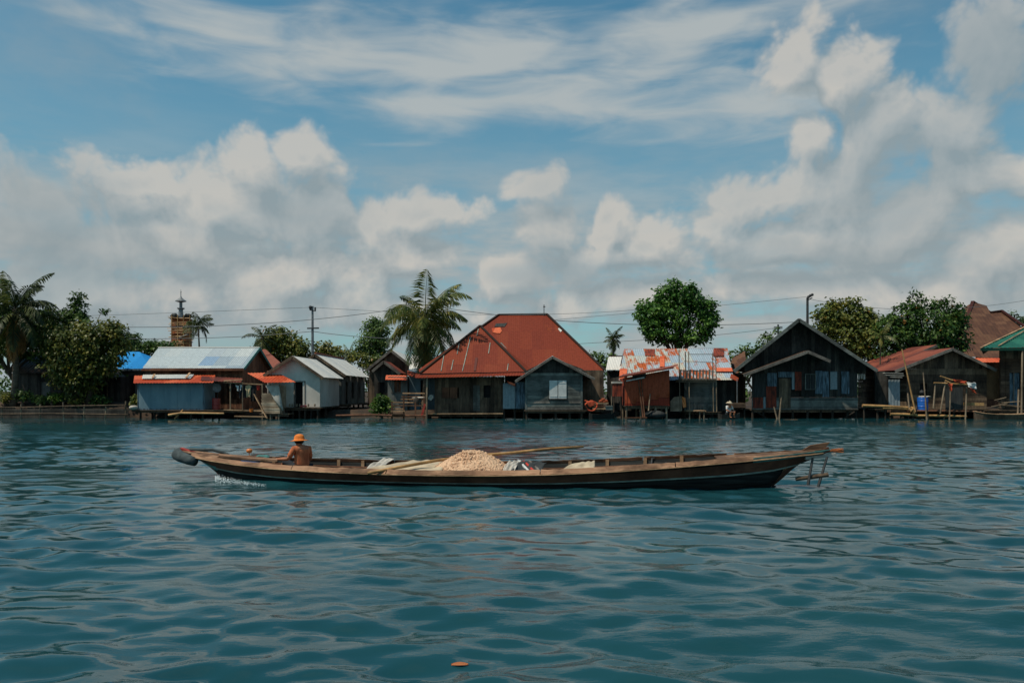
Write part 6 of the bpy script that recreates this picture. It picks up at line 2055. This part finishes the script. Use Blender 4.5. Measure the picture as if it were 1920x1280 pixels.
# --- cargo: gravel, tarpaulins, planks, pole
def gravel():
    rg = np.random.default_rng(11)
    c = B(-.26, .10, .10)
    n = 90
    R, Hh = 1.12, .60
    vs, fs = [], []
    for i in range(n + 1):
        for k in range(n + 1):
            u, v = (i / n * 2 - 1), (k / n * 2 - 1)
            d = math.hypot(u * 1.0, v * 1.0)
            h = Hh * max(0, 1 - d ** 1.15) ** 1.0 if d < 1 else 0
            if d < .16:
                h -= (.16 - d) * .55
            h += rg.uniform(-.012, .012) + .025 * math.sin(7 * u + 2) * math.sin(6 * v)
            p = c + BX * (u * R) + BY * (v * R * .86) + Vector((0, 0, max(h, -.02)))
            vs.append(p)
    for i in range(n):
        for k in range(n):
            a = i * (n + 1) + k
            fs.append((a, a + n + 1, a + n + 2, a + 1))
    b = MB().add(vs, fs)
    bm = bmesh.new()
    bmesh.ops.create_icosphere(bm, subdivisions=1, radius=1)
    base = [v.co.copy() for v in bm.verts]
    bf = [[v.index for v in f.verts] for f in bm.faces]
    bm.free()
    for q in range(2600):
        a, d = rg.uniform(0, 2 * math.pi), math.sqrt(rg.uniform(0, 1)) * .98
        u, v = d * math.cos(a), d * math.sin(a)
        h = Hh * max(0, 1 - d ** 1.15) - (max(0, .16 - d)) * .55
        p = c + BX * (u * R) + BY * (v * R * .86) + Vector((0, 0, h))
        s = min(.011 + rg.exponential(.008), .042)
        sc = s * rg.uniform(.6, 1.3, 3)
        b.add([p + Vector((w.x * sc[0], w.y * sc[1], w.z * sc[2])) for w in base], bf)
    return one('gravel_heap', 'pale heap of gravel piled amidships in the long boat', 'gravel', b, M['gravel'])


gravel()


def tarp(name, label, grid, mat, amp, seed, n=26):
    """draped sheet: grid = four corners in boat coordinates (l, lat, z), with folds"""
    a, b_, c, d = [B(*g) for g in grid]
    rg = np.random.default_rng(seed)
    ph = rg.uniform(0, 6, 4)
    vs, fs = [], []
    for i in range(n):
        for k in range(n):
            u, v = i / (n - 1), k / (n - 1)
            p = (a * (1 - u) + b_ * u) * (1 - v) + (d * (1 - u) + c * u) * v
            w = amp * (abs(math.sin(9 * u + 4 * v + ph[0])) * .6 + .5 * math.sin(15 * u - 5 * v + ph[1]) + .4 * math.sin(7 * v + ph[2]))
            vs.append(p + Vector((0, 0, w * (1 - .5 * abs(2 * v - 1)))))
    for i in range(n - 1):
        for k in range(n - 1):
            q = i * n + k
            fs.append((q, q + n, q + n + 1, q + 1))
    o = one(name, label, 'tarpaulin', MB().add(vs, fs), M[mat], smooth=True)
    md = o.modifiers.new('thickness', 'SOLIDIFY')
    md.thickness = .012
    return o


tarp('tarpaulin', 'cream crumpled tarpaulin spread between the man and the gravel heap', [(-2.45, -.8, .26), (-.75, -.8, .26), (-.8, .84, .36), (-1.75, .84, .36)], 'tarp', .05, 3)
tarp('tarpaulin', 'narrow bunch of pale tarpaulin gathered over the far gunwale', [(-2.5, -.3, .22), (-2.15, -.3, .25), (-2.2, .90, .38), (-2.5, .90, .38)], 'offwhite', .05, 4, 18)
tarp('tarpaulin', 'small cream tarpaulin peak rising behind the striped sheet', [(1.5, -.55, .26), (2.35, -.5, .30), (2.30, .5, .43), (2.0, .45, .40)], 'tarp', .03, 5, 18)
tarp('tarpaulin', 'dark rumpled sheet under the striped boards beside the gravel', [(.65, -.75, .27), (1.3, -.75, .28), (1.25, .7, .36), (.6, .7, .38)], 'panel_dark', .05, 6, 18)
tarp('tarpaulin', 'whitish sheet tucked against the right flank of the gravel', [(.5, -.8, .26), (.75, -.8, .28), (.7, .7, .40), (.45, .7, .40)], 'offwhite', .05, 7, 18)
for lab, l, m_, dz in (('white plank slanting across the boat right of the gravel', .72, 'white', .0), ('red-edged plank slanting across the boat right of the gravel', .84, 'cloth_red', -.015), ('pale plank lowest of the three slanting right of the gravel', .97, 'trim', -.02)):
    one('slanting_plank', lab, 'plank', MB().beam(B(l + .38, -.8, .28 + dz), B(l - .10, .78, .40 + dz), .045, .03), M[m_], 'slanting planks in the boat')
pts = [P(690, 886.5, 15.95), P(745, 876, 16.3), P(820, 862.5, 16.8), P(900, 853.5, 17.15), P(960, 848.5, 17.3), P(1030, 841, 17.5), P(1094, 837, 17.7)]
one('punt_pole', 'long orange-brown bamboo pole lying over the boat behind the gravel', 'pole', MB().tube(pts, [.034, .034, .033, .032, .031, .03, .022], 8), M['bamboo'], smooth=True)
for lab, px in (('left of two dark lashings standing on the far gunwale aft', 1222), ('right of two dark lashings standing on the far gunwale aft', 1249)):
    one('lashing', lab, 'lashing', MB().tube([P(px - 1, 875, 16.6), P(px, 866, 16.85), P(px + 1, 858.5, 16.9), P(px + 5, 858, 16.9)], .018, 6), M['iron'], 'dark lashings on the far gunwale')
one('teal_rag', 'teal rag tied on the gunwale where the stern deck begins', 'rag', MB().blob(P(1415, 854, 16.3), (.12, .08, .05), 5, 2, .3), M['stem_teal'])
# white water at the bow
rg = np.random.default_rng(21)
b = MB()
for q in range(900):
    t = rg.uniform(0, 1) ** 2.2
    px = 404 + 95 * t
    py = 899 - 1 + 10 * t + rg.normal(0, 2.4) * (1 - .4 * t)
    Yv = 1.9 * 1500 / (py - HY + 2.0)
    s = rg.uniform(.003, .012) * (1 - .5 * t)
    p = Vector((X(px, Yv), Yv, max(.0, rg.normal(.03, .035) * (1 - t))))
    b.add([p + Vector(v) * s for v in ((1.4, 0, 0), (-1.4, 0, 0), (0, 1, 0), (0, -1, 0), (0, 0, .8), (0, 0, -.8))], [(0, 2, 4), (2, 1, 4), (1, 3, 4), (3, 0, 4), (2, 0, 5), (1, 2, 5), (3, 1, 5), (0, 3, 5)])
o = b.build('bow_foam', M['foam'])
o['kind'] = 'stuff'

# ------------------------------------------------------------------ people


def skin_mesh(nodes, edges, name, sub=2):
    """grow one continuous surface over a skeleton: nodes {key: (pos, radius)}; returns verts and faces"""
    keys = list(nodes)
    me = bpy.data.meshes.new(name)
    me.from_pydata([tuple(nodes[k][0]) for k in keys], [(keys.index(a), keys.index(b)) for a, b in edges], [])
    o = bpy.data.objects.new(name, me)
    COL.objects.link(o)
    sm = o.modifiers.new('skin', 'SKIN')
    sm.use_smooth_shade = True
    for i, k in enumerate(keys):
        rr = nodes[k][1]
        rr = rr if hasattr(rr, '__len__') else (rr, rr)
        me.skin_vertices[0].data[i].radius = rr
        me.skin_vertices[0].data[i].use_root = (i == 0)
    su = o.modifiers.new('sub', 'SUBSURF')
    su.levels = su.render_levels = sub
    dg = bpy.context.evaluated_depsgraph_get()
    ev = bpy.data.meshes.new_from_object(o.evaluated_get(dg))
    v = [x.co.copy() for x in ev.vertices]
    f = [tuple(p.vertices) for p in ev.polygons]
    bpy.data.objects.remove(o)
    bpy.data.meshes.remove(me)
    bpy.data.meshes.remove(ev)
    return v, f


def hand(mb, wrist, d, side, curl, k=1.0):
    """palm is part of the arm surface; five tapered, bent fingers grow from it"""
    d = d.normalized()
    side = (side - d * side.dot(d)).normalized()
    nrm = d.cross(side).normalized()
    palm = wrist + d * .085 * k
    for i, (off, ln) in enumerate(((-.030, .070), (-.010, .080), (.010, .076), (.029, .060))):
        p0 = palm - d * .015 + side * off * k
        p1 = p0 + d * ln * .45 * k - nrm * curl * .012
        p2 = p1 + (d * (1 - curl * .6) - nrm * curl).normalized() * ln * .35 * k
        p3 = p2 + (d * (1 - curl) - nrm * (curl + .3)).normalized() * ln * .3 * k
        mb.tube([p0, p1, p2, p3], [.0105 * k, .0095 * k, .0085 * k, .006 * k], 7)
    q0 = wrist + d * .025 * k - side * .028 * k
    q1 = q0 + (d * .6 - side * .7).normalized() * .035 * k
    q2 = q1 + (d * .9 - side * .1 - nrm * curl * .5).normalized() * .032 * k
    mb.tube([q0, q1, q2], [.013 * k, .011 * k, .008 * k], 7)


def person(name, label, seat, fwd, k, head_fwd, lean, joints, shirt_mat, hat, hat_mat, legs_mat='trousers', sleeve=True, drop=.0):
    """seated figure; joints give elbow, wrist, knee and ankle positions as (forward, left, up) from the seat, in metres for k = 1"""
    f = Vector(fwd).normalized()
    le = Vector((-f.y, f.x, 0))
    up = Vector((0, 0, 1))
    T = lambda a, b, c: seat + (f * a + le * b + up * c) * k
    r = thing(name, label, 'person', seat)
    n = {}
    n['pelvis'] = (T(0, 0, .09), (.150 * k, .115 * k))
    n['waist'] = (T(lean * .25, 0, .24), (.135 * k, .10 * k))
    n['chest'] = (T(lean * .6, 0, .40), (.158 * k, .11 * k))
    n['upper'] = (T(lean * .9, 0, .52), (.135 * k, .085 * k))
    n['neck'] = (T(lean * 1.05 + drop * .4, 0, .60 - drop * .6), .056 * k)
    hf = Vector(head_fwd).normalized()
    hb_ = T(lean * 1.1 + drop * .8, 0, .66 - drop)
    n['jaw'] = (hb_ + hf * .03 * k, (.066 * k, .075 * k))
    n['skull'] = (hb_ + (hf * .018 + up * .075) * k, (.078 * k, .094 * k))
    n['crown'] = (hb_ + (hf * .0 + up * .135) * k, (.060 * k, .070 * k))
    E = [('pelvis', 'waist'), ('waist', 'chest'), ('chest', 'upper'), ('upper', 'neck'), ('neck', 'jaw'), ('jaw', 'skull'), ('skull', 'crown')]
    hands = []
    for s, nm in ((1, 'l'), (-1, 'r')):
        sh = T(lean * .9, s * .175, .515)
        el = T(*joints['elbow_' + nm])
        wr = T(*joints['wrist_' + nm])
        d = (wr - el).normalized()
        n['sh' + nm] = (sh, .062 * k)
        n['ua' + nm] = (sh.lerp(el, .5), .050 * k)
        n['el' + nm] = (el, .042 * k)
        n['fa' + nm] = (el.lerp(wr, .4), .040 * k)
        n['wr' + nm] = (wr, (.028 * k, .024 * k))
        n['pa' + nm] = (wr + d * .05 * k, (.036 * k, .018 * k))
        n['kn_' + nm] = (wr + d * .085 * k, (.034 * k, .015 * k))
        E += [('upper', 'sh' + nm), ('sh' + nm, 'ua' + nm), ('ua' + nm, 'el' + nm), ('el' + nm, 'fa' + nm), ('fa' + nm, 'wr' + nm), ('wr' + nm, 'pa' + nm), ('pa' + nm, 'kn_' + nm)]
        hands.append((wr, d, s))
        hp = T(.03, s * .09, .08)
        kn, an = T(*joints['knee_' + nm]), T(*joints['ankle_' + nm])
        n['hip' + nm] = (hp, .085 * k)
        n['th' + nm] = (hp.lerp(kn, .5), .075 * k)
        n['knee' + nm] = (kn, .056 * k)
        n['calf' + nm] = (kn.lerp(an, .35), .054 * k)
        n['an' + nm] = (an, .036 * k)
        n['toe' + nm] = (an + (f * .15 - up * .03) * k, (.040 * k, .025 * k))
        E += [('pelvis', 'hip' + nm), ('hip' + nm, 'th' + nm), ('th' + nm, 'knee' + nm), ('knee' + nm, 'calf' + nm), ('calf' + nm, 'an' + nm), ('an' + nm, 'toe' + nm)]
    v, fc = skin_mesh(n, E, 'body')
    mb = MB().add(v, fc)
    for wr, d, s in hands:
        side = d.cross(up) * -s
        hand(mb, wr, d, side, .6, k)
    # face: nose, ears, eye sockets and lips as low relief on the head
    hc = n['skull'][0]
    hs = Vector((-hf.y, hf.x, 0))
    fr = hc + hf * .090 * k
    mb.tube([fr + up * .012 * k, fr + (hf * .016 - up * .022) * k, fr + (hf * .004 - up * .034) * k], [.007 * k, .013 * k, .010 * k], 7)
    for s in (-1, 1):
        mb.blob(hc + (hs * s * .078 - up * .012) * k, (.014 * k, .014 * k, .028 * k), 1, 2, .05)
        mb.blob(fr + (hs * s * .032 + up * .016 - hf * .006) * k, (.012 * k, .012 * k, .008 * k), 2, 2, 0)
    mb.tube([fr + (hs * .024 - up * .055 - hf * .004) * k, fr + (hf * .004 - up * .057) * k, fr + (hs * -.024 - up * .055 - hf * .004) * k], [.005 * k, .008 * k, .005 * k], 6)
    body = mb.build('body', M['skin'], r, smooth=True)
    # hair cap: back and sides of the head
    hm = MB()
    vs, fs = [], []
    nu, nv = 16, 9
    for j in range(nv):
        for i in range(nu + 1):
            a = math.pi * .28 + (2 * math.pi - .56 * math.pi) * i / nu
            e = math.pi / 2 - (math.pi * .72) * j / (nv - 1)
            dirv = hf * math.cos(a) * math.cos(e) + hs * math.sin(a) * math.cos(e)
            vs.append(hc + up * (.03 + .112 * math.sin(e)) * k + dirv * .104 * k)
    for j in range(nv - 1):
        for i in range(nu):
            a = j * (nu + 1) + i
            fs.append((a, a + nu + 1, a + nu + 2, a + 1))
    hm.add(vs, fs).build('hair', M['hair'], r, smooth=True)
    # shirt over trunk and upper arms
    g = 1.10
    sn = {'hem': (T(0, 0, .06), (.185 * k, .135 * k))}
    for q in ('waist', 'chest', 'upper'):
        sn[q] = (n[q][0], (n[q][1][0] * (1.28 if q == 'waist' else 1.14) + .004, n[q][1][1] * g + .004))
    sn['collar'] = (n['upper'][0].lerp(n['neck'][0], .62), (.078 * k, .072 * k))
    SE = [('hem', 'waist'), ('waist', 'chest'), ('chest', 'upper'), ('upper', 'collar')]
    for nm in ('l', 'r'):
        sn['sh' + nm] = (n['sh' + nm][0], .074 * k)
        sn['ua' + nm] = (n['ua' + nm][0], .064 * k)
        SE += [('upper', 'sh' + nm), ('sh' + nm, 'ua' + nm)]
        if sleeve:
            sn['el' + nm] = (n['ua' + nm][0].lerp(n['el' + nm][0], .75), .058 * k)
            SE.append(('ua' + nm, 'el' + nm))
    v, fc = skin_mesh(sn, SE, 'shirt')
    MB().add(v, fc).build('shirt', M[shirt_mat], r, smooth=True)
    # trousers over hips and thighs
    tn = {'belt': (T(0, 0, .09), (.160 * k, .126 * k))}
    TE = []
    for nm in ('l', 'r'):
        for q, w in (('hip', .096), ('th', .086), ('knee', .068), ('calf', .064)):
            tn[q + nm] = (n[q + nm][0], w * k)
        TE += [('belt', 'hip' + nm), ('hip' + nm, 'th' + nm), ('th' + nm, 'knee' + nm), ('knee' + nm, 'calf' + nm)]
    v, fc = skin_mesh(tn, TE, 'trousers')
    MB().add(v, fc).build('trousers', M[legs_mat], r, smooth=True)
    c = hc + up * .03 * k - hf * .005 * k
    if hat == 'brim':
        pr = [(.092, -.005), (.15, -.014), (.200, -.018), (.204, -.012), (.155, -.004), (.110, .012), (.108, .05), (.098, .085), (.074, .112), (.04, .126), (0, .130)]
    else:
        pr = [(.10, .0), (.21, -.06), (.215, -.052), (.11, .03), (.05, .085), (0, .115)]
    hl = MB().lathe((0, 0, 0), [(a * k, z * k) for a, z in pr], 28)
    tilt = Matrix.Rotation(math.radians(4), 4, hs)
    hl.v = [tuple(c + tilt @ Vector(q)) for q in hl.v]
    hl.build('hat', M[hat_mat], r, smooth=True)
    return r


seat = B(-4.02, .06, .115)
person('person', 'seated boatman seen from behind in an orange brimmed hat and burnt orange shirt', seat, (-.72, .69, 0), 1.03, (-.75, .66, 0), .05,
       {'elbow_l': (.08, .30, .31), 'wrist_l': (.34, .38, .30), 'elbow_r': (.10, -.26, .27), 'wrist_r': (.33, -.20, .20),
        'knee_l': (.42, .16, .24), 'ankle_l': (.66, .12, .04), 'knee_r': (.42, -.14, .24), 'ankle_r': (.64, -.12, .04)}, 'shirt', 'brim', 'hat', drop=.07)
q = P(1366, 771, 54.6)
cn = thing('small_canoe', 'small canoe tucked between the grey room and the blackened house', 'canoe', (X(1366, 54.6), 54.7, 0))
vs, fs = [], []
ss = [(1346, .05, .42), (1352, .25, .32), (1366, .36, .28), (1380, .25, .32), (1387, .05, .42)]
for (px, bw, zs) in ss:
    x = X(px, 54.7)
    vs += [(x, 54.7 - bw, zs), (x, 54.7 - bw * .6, -.15), (x, 54.7 + bw * .6, -.15), (x, 54.7 + bw, zs), (x, 54.7 + bw - .05, zs), (x, 54.7, .05), (x, 54.7 - bw + .05, zs)]
for i in range(len(ss) - 1):
    for k in range(6):
        a = i * 7 + k
        fs.append((a, a + 1, a + 8, a + 7))
    fs.append((i * 7 + 6, i * 7, i * 7 + 7, i * 7 + 13))
MB().add(vs, fs).build('hull', M['wood_black'], cn)
MB().box(X(1360, 54.7), X(1372, 54.7), 54.5, 54.9, .22, .27).build('thwart', M['wood_pale'], cn)
person('person', 'distant person in a white shirt and pale conical hat sitting in a small canoe', Vector((X(1366, 54.7), 54.7, .28)), (.45, -.9, 0), 1.12, (.45, -.9, 0), .06,
       {'elbow_l': (.14, .26, .28), 'wrist_l': (.34, .14, .20), 'elbow_r': (.14, -.26, .28), 'wrist_r': (.34, -.12, .20),
        'knee_l': (.38, .15, .22), 'ankle_l': (.30, .14, -.12), 'knee_r': (.38, -.15, .22), 'ankle_r': (.30, -.14, -.12)}, 'white', 'cone', 'tarp')
# a leaf adrift in the foreground
Yl = 1.9 * 1500 / (1247 - HY)
c = Vector((X(862, Yl), Yl, 0))
for _ in range(3):                                # settle the leaf on the wave
    hw = water_height(c.x, c.y)
    Yl = (H - hw) * F / (1247 - HY)
    c = Vector((X(862, Yl), Yl, hw + .004))
vs = []
for i in range(9):
    t = i / 8
    w = .02 * math.sin(math.pi * (t * .94 + .03))
    x = -.06 + .12 * t
    vs += [(c.x + x, c.y - w, c.z + .006 * math.sin(3 * t)), (c.x + x, c.y + w, c.z + .01 + .006 * math.sin(3 * t))]
fs = [(2 * i, 2 * i + 2, 2 * i + 3, 2 * i + 1) for i in range(8)]
o = one('fallen_leaf', 'single orange leaf floating on the water in the foreground', 'leaf', MB().add(vs, fs), M['brick_orange'])
o.modifiers.new('thickness', 'SOLIDIFY').thickness = .003
